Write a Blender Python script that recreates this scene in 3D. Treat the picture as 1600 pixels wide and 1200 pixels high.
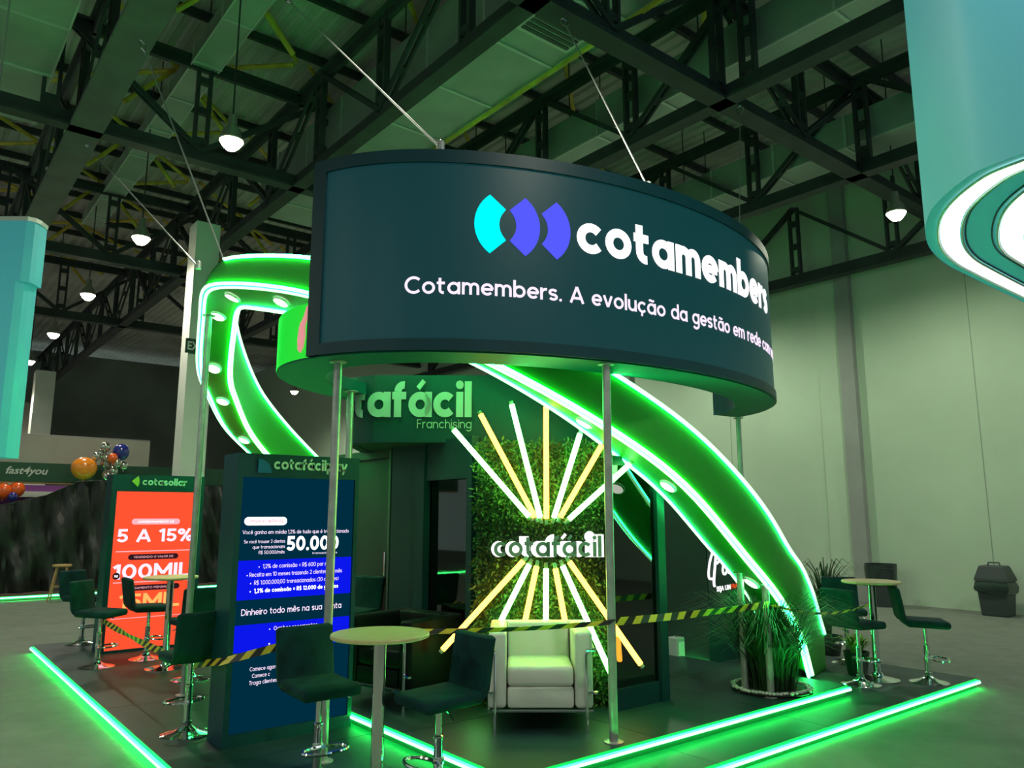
import bpy, bmesh, math, random
from math import sin, cos, pi, radians, hypot, atan2, sqrt
from mathutils import Vector, Matrix
random.seed(7)
for o in list(bpy.data.objects): bpy.data.objects.remove(o)
SC = bpy.context.scene
COL = SC.collection

# ---------------------------------------------------------------- camera
HEAD, PITCH = radians(51.1), math.atan(203/1200)
cam = bpy.data.cameras.new('camera'); cam.lens = 27.0; cam.sensor_width = 36.0; cam.sensor_fit = 'HORIZONTAL'
cam.clip_start = 0.05; cam.clip_end = 300
co = bpy.data.objects.new('camera', cam); COL.objects.link(co)
co.location = (0, 0, 1.7); co.rotation_euler = (pi/2 + PITCH, 0, HEAD - pi/2)
SC.camera = co
# ---------------------------------------------------------------- world, exposure
W = bpy.data.worlds.new('hall_ambient'); SC.world = W; W.use_nodes = True
bg = W.node_tree.nodes['Background']; bg.inputs[0].default_value = (0.47, 0.60, 0.54, 1); bg.inputs[1].default_value = 0.48
vs = SC.view_settings
vs.view_transform = 'Standard'; vs.look = 'None'; vs.gamma = 1.0; vs.exposure = 0.1; vs.use_curve_mapping = False
SC.cycles.use_denoising = True
SC.cycles.max_bounces = 8
SC.cycles.sample_clamp_indirect = 4.0
# ---------------------------------------------------------------- hall lamps (the light of each high bay lamp and added ones)
LAMP_W = 430.0
LAMPS_SEEN = [(3.3, 10.45), (3.3, 15.45), (3.3, 20.45), (3.35, 25.7), (3.4, 30.9), (3.4, 36.2), (13.35, 5.75), (13.3, 31.5)]
LAMPS_UNSEEN = [(3.3, 5.4), (3.3, 0.4), (13.35, 0.7), (13.35, 10.9), (13.35, 16.0), (13.35, 21.2), (13.35, 26.3), (-6.7, 5.4), (-6.7, 10.5), (-6.7, 0.4), (-6.7, 15.5), (8.0, -5.0), (8.3, 36.0), (-2.0, 36.0), (8.3, 28.0)]  # lights without bodies; off-row far ones added to brighten the dark back
for (lx, ly) in LAMPS_SEEN + LAMPS_UNSEEN:
    l = bpy.data.lights.new('hall_and_added_light', 'SPOT'); l.energy = LAMP_W; l.color = (0.92, 1.0, 0.76) if lx > 10 else (1.0, 0.96, 0.78)
    l.spot_size = radians(168); l.spot_blend = 0.7; l.shadow_soft_size = 0.16
    lo = bpy.data.objects.new('hall_and_added_light', l); COL.objects.link(lo); lo.location = (lx, ly, 6.78)

# ---------------------------------------------------------------- materials
def mat(name, col, rough=0.6, metal=0.0, noise=0.0, nscale=8.0, bump=0.0, bscale=60.0, emit=None, estr=0.0, spec=None, stretch=None, coat=0.0):
    m = bpy.data.materials.new(name); m.use_nodes = True
    nt = m.node_tree; b = nt.nodes['Principled BSDF']
    b.inputs['Base Color'].default_value = (*col, 1); b.inputs['Roughness'].default_value = rough; b.inputs['Metallic'].default_value = metal
    if spec is not None: b.inputs['Specular IOR Level'].default_value = spec
    if coat: b.inputs['Coat Weight'].default_value = coat; b.inputs['Coat Roughness'].default_value = 0.1
    if emit: b.inputs['Emission Color'].default_value = (*emit, 1); b.inputs['Emission Strength'].default_value = estr
    tc = nt.nodes.new('ShaderNodeTexCoord'); src = tc.outputs['Object']
    if stretch:
        mp = nt.nodes.new('ShaderNodeMapping'); mp.inputs['Scale'].default_value = stretch; nt.links.new(src, mp.inputs[0]); src = mp.outputs[0]
    if noise:
        n = nt.nodes.new('ShaderNodeTexNoise'); n.inputs['Scale'].default_value = nscale; n.inputs['Detail'].default_value = 5
        nt.links.new(src, n.inputs['Vector'])
        r = nt.nodes.new('ShaderNodeValToRGB'); r.color_ramp.elements[0].position = 0.3; r.color_ramp.elements[1].position = 0.7
        r.color_ramp.elements[0].color = (*[c*(1-noise) for c in col], 1); r.color_ramp.elements[1].color = (*[min(1, c*(1+noise)) for c in col], 1)
        nt.links.new(n.outputs[0], r.inputs[0]); nt.links.new(r.outputs[0], b.inputs['Base Color'])
    if bump:
        n = nt.nodes.new('ShaderNodeTexNoise'); n.inputs['Scale'].default_value = bscale; n.inputs['Detail'].default_value = 3
        nt.links.new(src, n.inputs['Vector'])
        bp = nt.nodes.new('ShaderNodeBump'); bp.inputs['Strength'].default_value = bump; bp.inputs['Distance'].default_value = 0.01
        nt.links.new(n.outputs[0], bp.inputs['Height']); nt.links.new(bp.outputs[0], b.inputs['Normal'])
    return m
def emis(name, col, st=1.0, sampling='AUTO'):
    m = bpy.data.materials.new(name); m.use_nodes = True; nt = m.node_tree
    nt.nodes.remove(nt.nodes['Principled BSDF'])
    e = nt.nodes.new('ShaderNodeEmission'); e.inputs[0].default_value = (*col, 1); e.inputs[1].default_value = st
    nt.links.new(e.outputs[0], nt.nodes['Material Output'].inputs[0])
    m.cycles.emission_sampling = sampling
    return m
def glass(name, col, alpha=0.35, rough=0.03):
    m = bpy.data.materials.new(name); m.use_nodes = True; nt = m.node_tree; b = nt.nodes['Principled BSDF']
    nt.nodes.remove(b)
    t = nt.nodes.new('ShaderNodeBsdfTransparent'); t.inputs[0].default_value = (*col, 1)
    g = nt.nodes.new('ShaderNodeBsdfGlossy'); g.inputs['Roughness'].default_value = rough; g.inputs[0].default_value = (0.9, 1, 0.95, 1)
    f = nt.nodes.new('ShaderNodeFresnel'); f.inputs[0].default_value = 1.9
    mx = nt.nodes.new('ShaderNodeMixShader')
    nt.links.new(f.outputs[0], mx.inputs[0]); nt.links.new(t.outputs[0], mx.inputs[1]); nt.links.new(g.outputs[0], mx.inputs[2])
    nt.links.new(mx.outputs[0], nt.nodes['Material Output'].inputs[0])
    return m
M = {}
M['carpet'] = mat('carpet', (0.165, 0.185, 0.155), 0.95, noise=0.10, nscale=5, bump=0.5, bscale=300, stretch=(1, 1, 1))
M['deck'] = mat('deck_vinyl', (0.013, 0.037, 0.038), 0.5, spec=0.3, noise=0.25, nscale=3, bump=0.05, bscale=40)
M['deck_edge'] = mat('deck_edge', (0.02, 0.03, 0.03), 0.5)
M['wall'] = mat('wall_green_spill', (0.46, 0.56, 0.44), 0.85, noise=0.06, nscale=0.6, bump=0.1, bscale=30)  # green tint stands in for LED spill that barely reaches the wall
M['pilaster'] = mat('grey_pilaster', (0.30, 0.31, 0.30), 0.8, noise=0.1, nscale=1.5)
M['joint'] = mat('wall_joint', (0.27, 0.31, 0.26), 0.9)
M['steel'] = mat('dark_steel', (0.028, 0.034, 0.036), 0.6, 0.0, noise=0.3, nscale=2)
M['steel_grey'] = mat('grey_steel', (0.085, 0.085, 0.09), 0.55, 0.0, noise=0.2, nscale=2)
M['roof'] = mat('roof_sheet', (0.50, 0.48, 0.46), 0.55, 0.1, noise=0.25, nscale=0.7)
M['yellow_rod'] = mat('yellow_brace_paint', (0.60, 0.45, 0.05), 0.6, noise=0.3, nscale=4)
M['duct'] = mat('galvanised_duct', (0.36, 0.40, 0.37), 0.45, 0.35, noise=0.15, nscale=1.3)
M['duct_edge'] = mat('duct_flange', (0.55, 0.60, 0.56), 0.4, 0.4)
M['grille'] = mat('grille_dark', (0.06, 0.07, 0.065), 0.6)
M['white_col'] = mat('white_column_paint', (0.62, 0.64, 0.58), 0.8, noise=0.06, nscale=2)
M['lens'] = emis('hot_lamp_lens', (1.0, 0.88, 0.66), 22, 'NONE')
M['lamp_metal'] = mat('lamp_housing', (0.45, 0.43, 0.40), 0.35, 0.7)
M['teal_dark'] = mat('dark_teal_laminate', (0.004, 0.040, 0.056), 0.45, noise=0.1, nscale=3, spec=0.3)
M['teal_lit'] = mat('lit_teal_laminate', (0.003, 0.085, 0.085), 0.55, spec=0.2)  # frame teal made brighter: LED light on the ring underside put into the colour
M['screen_sheen'] = mat('black_led_screen', (0.004, 0.014, 0.018), 0.42, noise=0.1, nscale=20, emit=(0.003, 0.040, 0.046), estr=0.75, spec=0.3)  # faint teal glow stands in for the hall reflected in the dark screen
M['green'] = mat('green_panel_paint', (0.016, 0.27, 0.016), 0.5, noise=0.05, nscale=3)
M['led_core'] = emis('led_core', (1.0, 3.0, 1.25), 1.1)
M['led_glow'] = emis('led_diffuser', (0.015, 1.0, 0.17), 54.0)
M['led_floor_core'] = emis('led_floor_core', (1.0, 3.2, 1.5), 1.1)
M['led_floor_glow'] = emis('led_floor_diffuser', (0.005, 1.0, 0.09), 50.0)
M['downlight'] = emis('downlight_lens', (1.0, 0.95, 0.82), 4.0)
M['trim_white'] = mat('white_trim_ring', (0.8, 0.8, 0.76), 0.4)
M['white_text'] = emis('white_screen_light', (1.0, 1.0, 1.0), 1.6)
M['pink_text'] = emis('lilac_screen_light', (0.95, 0.78, 1.0), 1.1)
M['cyan'] = emis('cyan_screen_light', (0.0, 1.0, 1.0), 1.15)
M['violet'] = emis('violet_screen_light', (0.09, 0.10, 0.93), 1.0)
M['blue_scr'] = emis('blue_screen_light', (0.003, 0.008, 0.78), 1.0)
M['navy_scr'] = emis('navy_screen_light', (0.0, 0.024, 0.048), 1.0)
M['red_scr'] = emis('red_screen_light', (1.0, 0.085, 0.030), 1.0)
M['yellow_scr'] = emis('yellow_screen_light', (1.0, 0.50, 0.13), 1.0)
M['black_scr'] = emis('dark_screen_pill', (0.03, 0.008, 0.012), 1.0)
M['pill_pink'] = emis('pill_pink_light', (0.85, 0.18, 0.26), 1.0)
M['salmon_scr'] = emis('salmon_screen_light', (0.95, 0.45, 0.50), 1.0)
M['letter_green'] = mat('pale_letter', (0.36, 0.40, 0.40), 0.5)
M['letter_white'] = mat('white_letter', (0.62, 0.66, 0.60), 0.5)
M['letter_lime'] = mat('lime_letter', (0.42, 0.60, 0.08), 0.5)
M['logo_blue'] = mat('blue_logo', (0.005, 0.11, 0.30), 0.4)
M['logo_lime'] = mat('lime_logo', (0.45, 0.60, 0.06), 0.5)
M['chrome'] = mat('chrome', (0.80, 0.82, 0.82), 0.10, 1.0)
M['galv_pole'] = mat('galvanised_pole', (0.42, 0.42, 0.40), 0.38, 0.55, noise=0.2, nscale=9)
M['velvet'] = mat('teal_velvet', (0.003, 0.030, 0.032), 0.85, spec=0.2, noise=0.35, nscale=9, bump=0.15, bscale=220)
M['black_velvet'] = mat('black_upholstery', (0.008, 0.012, 0.013), 0.7, noise=0.2, nscale=9)
M['wood_top'] = mat('pale_wood_top', (0.55, 0.42, 0.22), 0.45, noise=0.12, nscale=5, stretch=(1, 9, 1))
M['wood'] = mat('stool_wood', (0.40, 0.24, 0.10), 0.55, noise=0.2, nscale=6, stretch=(1, 1, .2))
M['white_leather'] = mat('white_leather', (0.66, 0.67, 0.60), 0.45, noise=0.04, nscale=4, bump=0.12, bscale=90)
M['seam'] = mat('seam', (0.25, 0.25, 0.22), 0.8)
M['black_leather'] = mat('black_leather', (0.002, 0.004, 0.004), 0.6, spec=0.12, bump=0.1, bscale=90)
M['leaf'] = mat('hedge_leaf', (0.034, 0.085, 0.012), 0.6, noise=0.5, nscale=6)
M['leaf_dark'] = mat('grass_leaf', (0.015, 0.058, 0.014), 0.55, noise=0.5, nscale=5)
M['leaf_lime'] = mat('lime_leaf', (0.16, 0.30, 0.03), 0.55, noise=0.4, nscale=7)
M['backing'] = mat('hedge_backing', (0.015, 0.04, 0.015), 0.9)
M['pot'] = mat('dark_pot', (0.012, 0.02, 0.016), 0.5)
M['stone'] = mat('white_pebbles', (0.55, 0.60, 0.52), 0.8)
M['soil'] = mat('soil', (0.02, 0.025, 0.018), 0.95)
M['neon_green'] = emis('neon_white_green', (1.0, 5.5, 1.0), 3.4)
M['neon_yellow'] = emis('neon_warm_yellow', (5.0, 1.95, 0.18), 2.2)
M['neon_cap'] = mat('neon_tube_end', (0.25, 0.42, 0.25), 0.3)
M['halo'] = emis('sign_halo', (1.0, 1.0, 0.97), 1.3)
M['sign_grey'] = mat('sign_letter_grey', (0.16, 0.27, 0.20), 0.5)
M['glass'] = glass('booth_glass', (0.34, 0.50, 0.42))
M['tape_y'] = mat('tape_yellow', (0.62, 0.48, 0.03), 0.4)
M['tape_k'] = mat('tape_black', (0.012, 0.012, 0.012), 0.4)
M['tape_w'] = mat('tape_white', (0.6, 0.6, 0.6), 0.4)
M['cable'] = mat('steel_cable', (0.42, 0.43, 0.42), 0.4, 0.6)
M['plastic'] = mat('black_plastic_sheet', (0.012, 0.014, 0.012), 0.4, noise=0.3, nscale=1.5, bump=0.5, bscale=4)
M['grey_cloth'] = mat('grey_banner_cloth', (0.38, 0.36, 0.31), 0.8, noise=0.06, nscale=2)
M['dk_green'] = mat('dark_green_fascia', (0.012, 0.07, 0.035), 0.5)
M['purple'] = mat('purple_print', (0.20, 0.05, 0.25), 0.6)
M['bal_orange'] = mat('orange_balloon', (0.85, 0.26, 0.015), 0.25, coat=0.6)
M['bal_red'] = mat('red_orange_balloon', (0.85, 0.12, 0.015), 0.25, coat=0.6)
M['bal_blue'] = mat('blue_balloon', (0.02, 0.03, 0.22), 0.2, coat=0.6)
M['bal_chrome'] = mat('silver_balloon', (0.62, 0.60, 0.56), 0.12, 0.9)
M['teal_sign'] = mat('teal_sign_skin', (0.06, 0.38, 0.40), 0.6, emit=(0.03, 0.20, 0.25), estr=0.5)
def print_gradient(name):                                  # printed skin running from teal to blue
    m = mat(name, (0.06, 0.38, 0.40), 0.6); nt = m.node_tree; b = nt.nodes['Principled BSDF']; tc = nt.nodes['Texture Coordinate']
    sx = nt.nodes.new('ShaderNodeSeparateXYZ'); nt.links.new(tc.outputs['Object'], sx.inputs[0])
    a = nt.nodes.new('ShaderNodeMath'); a.operation = 'MULTIPLY_ADD'; nt.links.new(sx.outputs['Y'], a.inputs[0]); a.inputs[1].default_value = -0.42; a.inputs[2].default_value = -0.02
    c = nt.nodes.new('ShaderNodeMath'); c.operation = 'MULTIPLY_ADD'; nt.links.new(sx.outputs['Z'], c.inputs[0]); c.inputs[1].default_value = 0.26; nt.links.new(a.outputs[0], c.inputs[2])
    r = nt.nodes.new('ShaderNodeValToRGB'); r.color_ramp.elements[0].color = (0.08, 0.36, 0.37, 1); r.color_ramp.elements[1].color = (0.015, 0.15, 0.38, 1)
    nt.links.new(c.outputs[0], r.inputs[0]); nt.links.new(r.outputs[0], b.inputs['Base Color']); nt.links.new(r.outputs[0], b.inputs['Emission Color']); b.inputs['Emission Strength'].default_value = 0.30
    return m
M['print_skin'] = print_gradient('teal_to_blue_print')
M['white_led'] = emis('white_led_tape', (1.0, 0.98, 0.90), 3.0)
M['bin'] = mat('grey_bin', (0.035, 0.045, 0.05), 0.5)
M['bag'] = mat('bin_bag', (0.02, 0.03, 0.03), 0.3, bump=0.5, bscale=18)
M['exit'] = mat('exit_green', (0.01, 0.05, 0.03), 0.5)
M['far_dark'] = mat('dark_cladding', (0.16, 0.18, 0.17), 0.8, noise=0.3, nscale=0.4)
M['green_box'] = mat('green_lightbox', (0.02, 0.5, 0.02), 0.5, emit=(0.0, 0.62, 0.02), estr=0.85)
M['pink'] = mat('pink_emblem', (0.95, 0.40, 0.45), 0.5, noise=0.25, nscale=12, emit=(0.9, 0.26, 0.30), estr=0.6)
M['orange_mark'] = emis('orange_screen_mark', (1.0, 0.10, 0.02), 0.8)
M['brown'] = mat('brown_floor', (0.09, 0.05, 0.03), 0.7)
M['dark_room'] = mat('dark_interior', (0.015, 0.035, 0.032), 0.7)
M['wall_panel'] = mat('green_teal_wall', (0.003, 0.036, 0.042), 0.45, spec=0.3, noise=0.08, nscale=2)

# ---------------------------------------------------------------- geometry collector
class G:
    def __init__(s): s.v = []; s.f = []; s.mi = []
    def add(s, vs, fs, mi=0):
        n = len(s.v); s.v += [tuple(v) for v in vs]; s.f += [tuple(i+n for i in f) for f in fs]; s.mi += [mi]*len(fs); return s
    def box(s, x0, x1, y0, y1, z0, z1, mi=0, mtx=None):
        vs = [Vector(p) for p in ((x0,y0,z0),(x1,y0,z0),(x1,y1,z0),(x0,y1,z0),(x0,y0,z1),(x1,y0,z1),(x1,y1,z1),(x0,y1,z1))]
        if mtx: vs = [mtx @ v for v in vs]
        return s.add(vs, [(0,3,2,1),(4,5,6,7),(0,1,5,4),(1,2,6,5),(2,3,7,6),(3,0,4,7)], mi)
    def rbox(s, sx, sy, sz, r, mtx=None, seg=2, mi=0):
        bm = bmesh.new(); bmesh.ops.create_cube(bm, size=1)
        for v in bm.verts: v.co = Vector((v.co.x*sx, v.co.y*sy, v.co.z*sz))
        bmesh.ops.bevel(bm, geom=bm.edges[:], offset=r, segments=seg, affect='EDGES', profile=0.5)
        bm.verts.index_update()
        vs = [(mtx @ v.co) if mtx else v.co.copy() for v in bm.verts]; fs = [[v.index for v in f.verts] for f in bm.faces]
        bm.free(); return s.add(vs, fs, mi)
    def tube(s, pts, r, n=8, mi=0, closed=False, caps=True):
        pts = [Vector(p) for p in pts]; N = len(pts); rings = []; up = None
        for i, p in enumerate(pts):
            if closed: t = pts[(i+1) % N]-pts[i-1]
            else: t = pts[min(i+1, N-1)]-pts[max(i-1, 0)]
            t.normalize()
            if up is None:
                up = Vector((0,0,1)) if abs(t.z) < 0.9 else Vector((1,0,0))
            a = t.cross(up)
            if a.length < 1e-5: a = t.cross(Vector((0.3,1,0.2)))
            a.normalize(); b = a.cross(t); up = b
            rr = r[i] if isinstance(r, (list, tuple)) else r
            rings.append([p + a*(rr*cos(2*pi*k/n)) + b*(rr*sin(2*pi*k/n)) for k in range(n)])
        vs = [v for g in rings for v in g]; fs = []
        for i in range(N if closed else N-1):
            j = (i+1) % N
            for k in range(n): fs.append((i*n+k, i*n+(k+1) % n, j*n+(k+1) % n, j*n+k))
        if caps and not closed: fs += [tuple(range(n-1, -1, -1)), tuple((N-1)*n+k for k in range(n))]
        return s.add(vs, fs, mi)
    def lathe(s, prof, n=24, c=(0,0,0), mi=0, mtx=None, caps=True):
        vs = []; fs = []
        for (r, z) in prof:
            for k in range(n):
                v = Vector((c[0]+r*cos(2*pi*k/n), c[1]+r*sin(2*pi*k/n), c[2]+z)); vs.append(mtx @ v if mtx else v)
        for i in range(len(prof)-1):
            for k in range(n): fs.append((i*n+k, i*n+(k+1) % n, (i+1)*n+(k+1) % n, (i+1)*n+k))
        if caps and prof[0][0] > 1e-6: fs.append(tuple(range(n-1, -1, -1)))
        if caps and prof[-1][0] > 1e-6: fs.append(tuple((len(prof)-1)*n+k for k in range(n)))
        return s.add(vs, fs, mi)
    def prism(s, poly, fr, d, mi=0):                      # poly in (u,v); fr: 4x4; extruded along +w by d
        n = len(poly); vs = [fr @ Vector((u, v, 0)) for u, v in poly] + [fr @ Vector((u, v, d)) for u, v in poly]
        fs = [tuple(range(n-1, -1, -1)), tuple(range(n, 2*n))] + [(i, (i+1) % n, n+(i+1) % n, n+i) for i in range(n)]
        return s.add(vs, fs, mi)
    def rows(s, rows, mi=0, closed=False):                # a sheet through rows of points
        n = len(rows[0]); vs = [p for r in rows for p in r]; fs = []
        for i in range(len(rows)-1):
            for k in range(n if closed else n-1): fs.append((i*n+k, i*n+(k+1) % n, (i+1)*n+(k+1) % n, (i+1)*n+k))
        return s.add(vs, fs, mi)
    def sweep(s, plan, z0, z1, inner, mi=0):              # wall along a plan polyline, second side along 'inner'
        rows = [[Vector((*p, z0)), Vector((*p, z1)), Vector((*q, z1)), Vector((*q, z0))] for p, q in zip(plan, inner)]
        s.rows(rows, mi, True); n = len(s.v); m = len(plan)*4
        s.f += [(n-m, n-m+1, n-m+2, n-m+3), (n-1, n-2, n-3, n-4)]; s.mi += [mi, mi]; return s
    def mesh(s, name, mats, smooth=False):
        me = bpy.data.meshes.new(name); me.from_pydata([tuple(v) for v in s.v], [], s.f); 
        for m in (mats if isinstance(mats, (list, tuple)) else [mats]): me.materials.append(m)
        if any(s.mi): me.polygons.foreach_set('material_index', s.mi)
        if smooth:
            me.polygons.foreach_set('use_smooth', [True]*len(me.polygons)); me.set_sharp_from_angle(angle=radians(38))
        me.update(); return me
    def build(s, name, mats, parent=None, smooth=False, **kw):
        return put(name, s.mesh(name, mats, smooth), parent, **kw)
def put(name, me, parent=None, loc=None, kind=None, label=None, mtx=None):
    o = bpy.data.objects.new(name, me); COL.objects.link(o)
    if parent is not None: o.parent = parent
    if loc is not None: o.location = loc
    if mtx is not None: o.matrix_local = mtx
    if kind: o['kind'] = kind
    if label: o['label'] = label
    return o
def tag(o, label, cat, group=None):
    o['label'] = label; o['category'] = cat
    if group: o['group'] = group
    return o
def thing(name, label, cat, loc=(0,0,0), rz=0.0, group=None):
    o = bpy.data.objects.new(name, None); COL.objects.link(o); o.location = loc; o.rotation_euler = (0,0,rz); o.empty_display_size = 0.1
    return tag(o, label, cat, group)
def dup(root, loc, rz, label, group=None):
    r = root.copy(); COL.objects.link(r); r.location = loc; r.rotation_euler = (0,0,rz); r['label'] = label
    if group: r['group'] = group
    for ch in list(root.children):
        c = ch.copy(); COL.objects.link(c); c.parent = r
        for g in list(ch.children):
            d = g.copy(); COL.objects.link(d); d.parent = c
    return r
def struct(name, me, parent=None):
    o = put(name, me, parent)
    if parent is None: o['kind'] = 'structure'
    return o
def frame(origin, u, v):                                   # a frame: u to the right, v up, w = u x v
    u = Vector(u).normalized(); v = Vector(v).normalized(); w = u.cross(v)
    return Matrix(((u.x, v.x, w.x, origin[0]), (u.y, v.y, w.y, origin[1]), (u.z, v.z, w.z, origin[2]), (0,0,0,1)))
def rounded(x0, x1, y0, y1, r, n=6):
    r = min(r, (x1-x0)/2-1e-4, (y1-y0)/2-1e-4); out = []
    for cx, cy, a in ((x1-r, y0+r, -pi/2), (x1-r, y1-r, 0), (x0+r, y1-r, pi/2), (x0+r, y0+r, pi)):
        for k in range(n+1): out.append((cx+r*cos(a+pi/2*k/n), cy+r*sin(a+pi/2*k/n)))
    return out
# ---- lettering: flat letters turned into a mesh, fitted to a width/height, then laid through a mapping
def letters(body, mats, width=None, height=None, bold=0.0, ext=0.004, align='LEFT', xform=None, res=3, space=1.0, slant=0.0, cap=None):
    cu = bpy.data.curves.new('lettering', 'FONT'); cu.body = body; cu.size = 1.0; cu.offset = bold; cu.extrude = 0.0
    cu.resolution_u = res; cu.space_character = space; cu.shear = slant
    ob = bpy.data.objects.new('lettering', cu); COL.objects.link(ob)
    dg = bpy.context.evaluated_depsgraph_get(); dg.update()
    src = bpy.data.meshes.new_from_object(ob.evaluated_get(dg))
    bpy.data.objects.remove(ob); bpy.data.curves.remove(cu)
    xs = [v.co.x for v in src.vertices]; ys = [v.co.y for v in src.vertices]
    x0, x1 = min(xs), max(xs)
    sy = (height/(cap if cap else 0.70)) if height else None
    sx = width/(x1-x0) if width else None
    if sy is None: sy = sx
    if sx is None: sx = sy
    w = (x1-x0)*sx; off = {'LEFT': 0, 'CENTER': -w/2, 'RIGHT': -w}[align]
    n = len(src.vertices)
    P = [((v.co.x-x0)*sx+off, v.co.y*sy) for v in src.vertices]
    vs = [xform(u, v, ext) for u, v in P] + [xform(u, v, 0.0) for u, v in P]
    fs = [tuple(p.vertices) for p in src.polygons]; cnt = {}
    for f in fs:
        for i in range(len(f)):
            e = (f[i], f[(i+1) % len(f)]); cnt[e] = 1
    fs2 = list(fs)
    for (a, b) in cnt:
        if (b, a) not in cnt: fs2.append((b, a, a+n, b+n))
    bpy.data.meshes.remove(src)
    g = G(); g.add(vs, fs2); return g
def on_plane(fr):                                          # letters on a plane: u right, v up, w out
    return lambda u, v, w: fr @ Vector((u, v, w))
def led(name, path, nrm, parent, r=0.012, core='led_core', glow='led_glow'):
    P = [Vector(p) for p in path]
    Ns = [Vector(n) for n in nrm] if isinstance(nrm, list) else [Vector(nrm)]*len(P)
    g = G(); g.tube([p+n*(r*0.25) for p, n in zip(P, Ns)], r*1.45, 6); d = g.build(name, M[glow], parent)
    c = G(); c.tube([p+n*(r*1.15) for p, n in zip(P, Ns)], r*1.08, 6); cc = c.build('led_core', M[core], d)
    return d
def catmull(P, n=24):
    out = []
    for i in range(len(P)-1):
        p0, p1, p2, p3 = P[max(i-1,0)], P[i], P[i+1], P[min(i+2, len(P)-1)]
        for k in range(n):
            t = k/n
            out.append(tuple(.5*((2*b)+(-a+c)*t+(2*a-5*b+4*c-d)*t*t+(-a+3*b-3*c+d)*t**3) for a, b, c, d in zip(p0, p1, p2, p3)))
    out.append(tuple(P[-1])); return out
def interp(x, tab):
    if x <= tab[0][0]: return tab[0][1]
    for (a, b), (c, d) in zip(tab, tab[1:]):
        if x <= c: return b+(d-b)*(x-a)/(c-a)
    return tab[-1][1]
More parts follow.
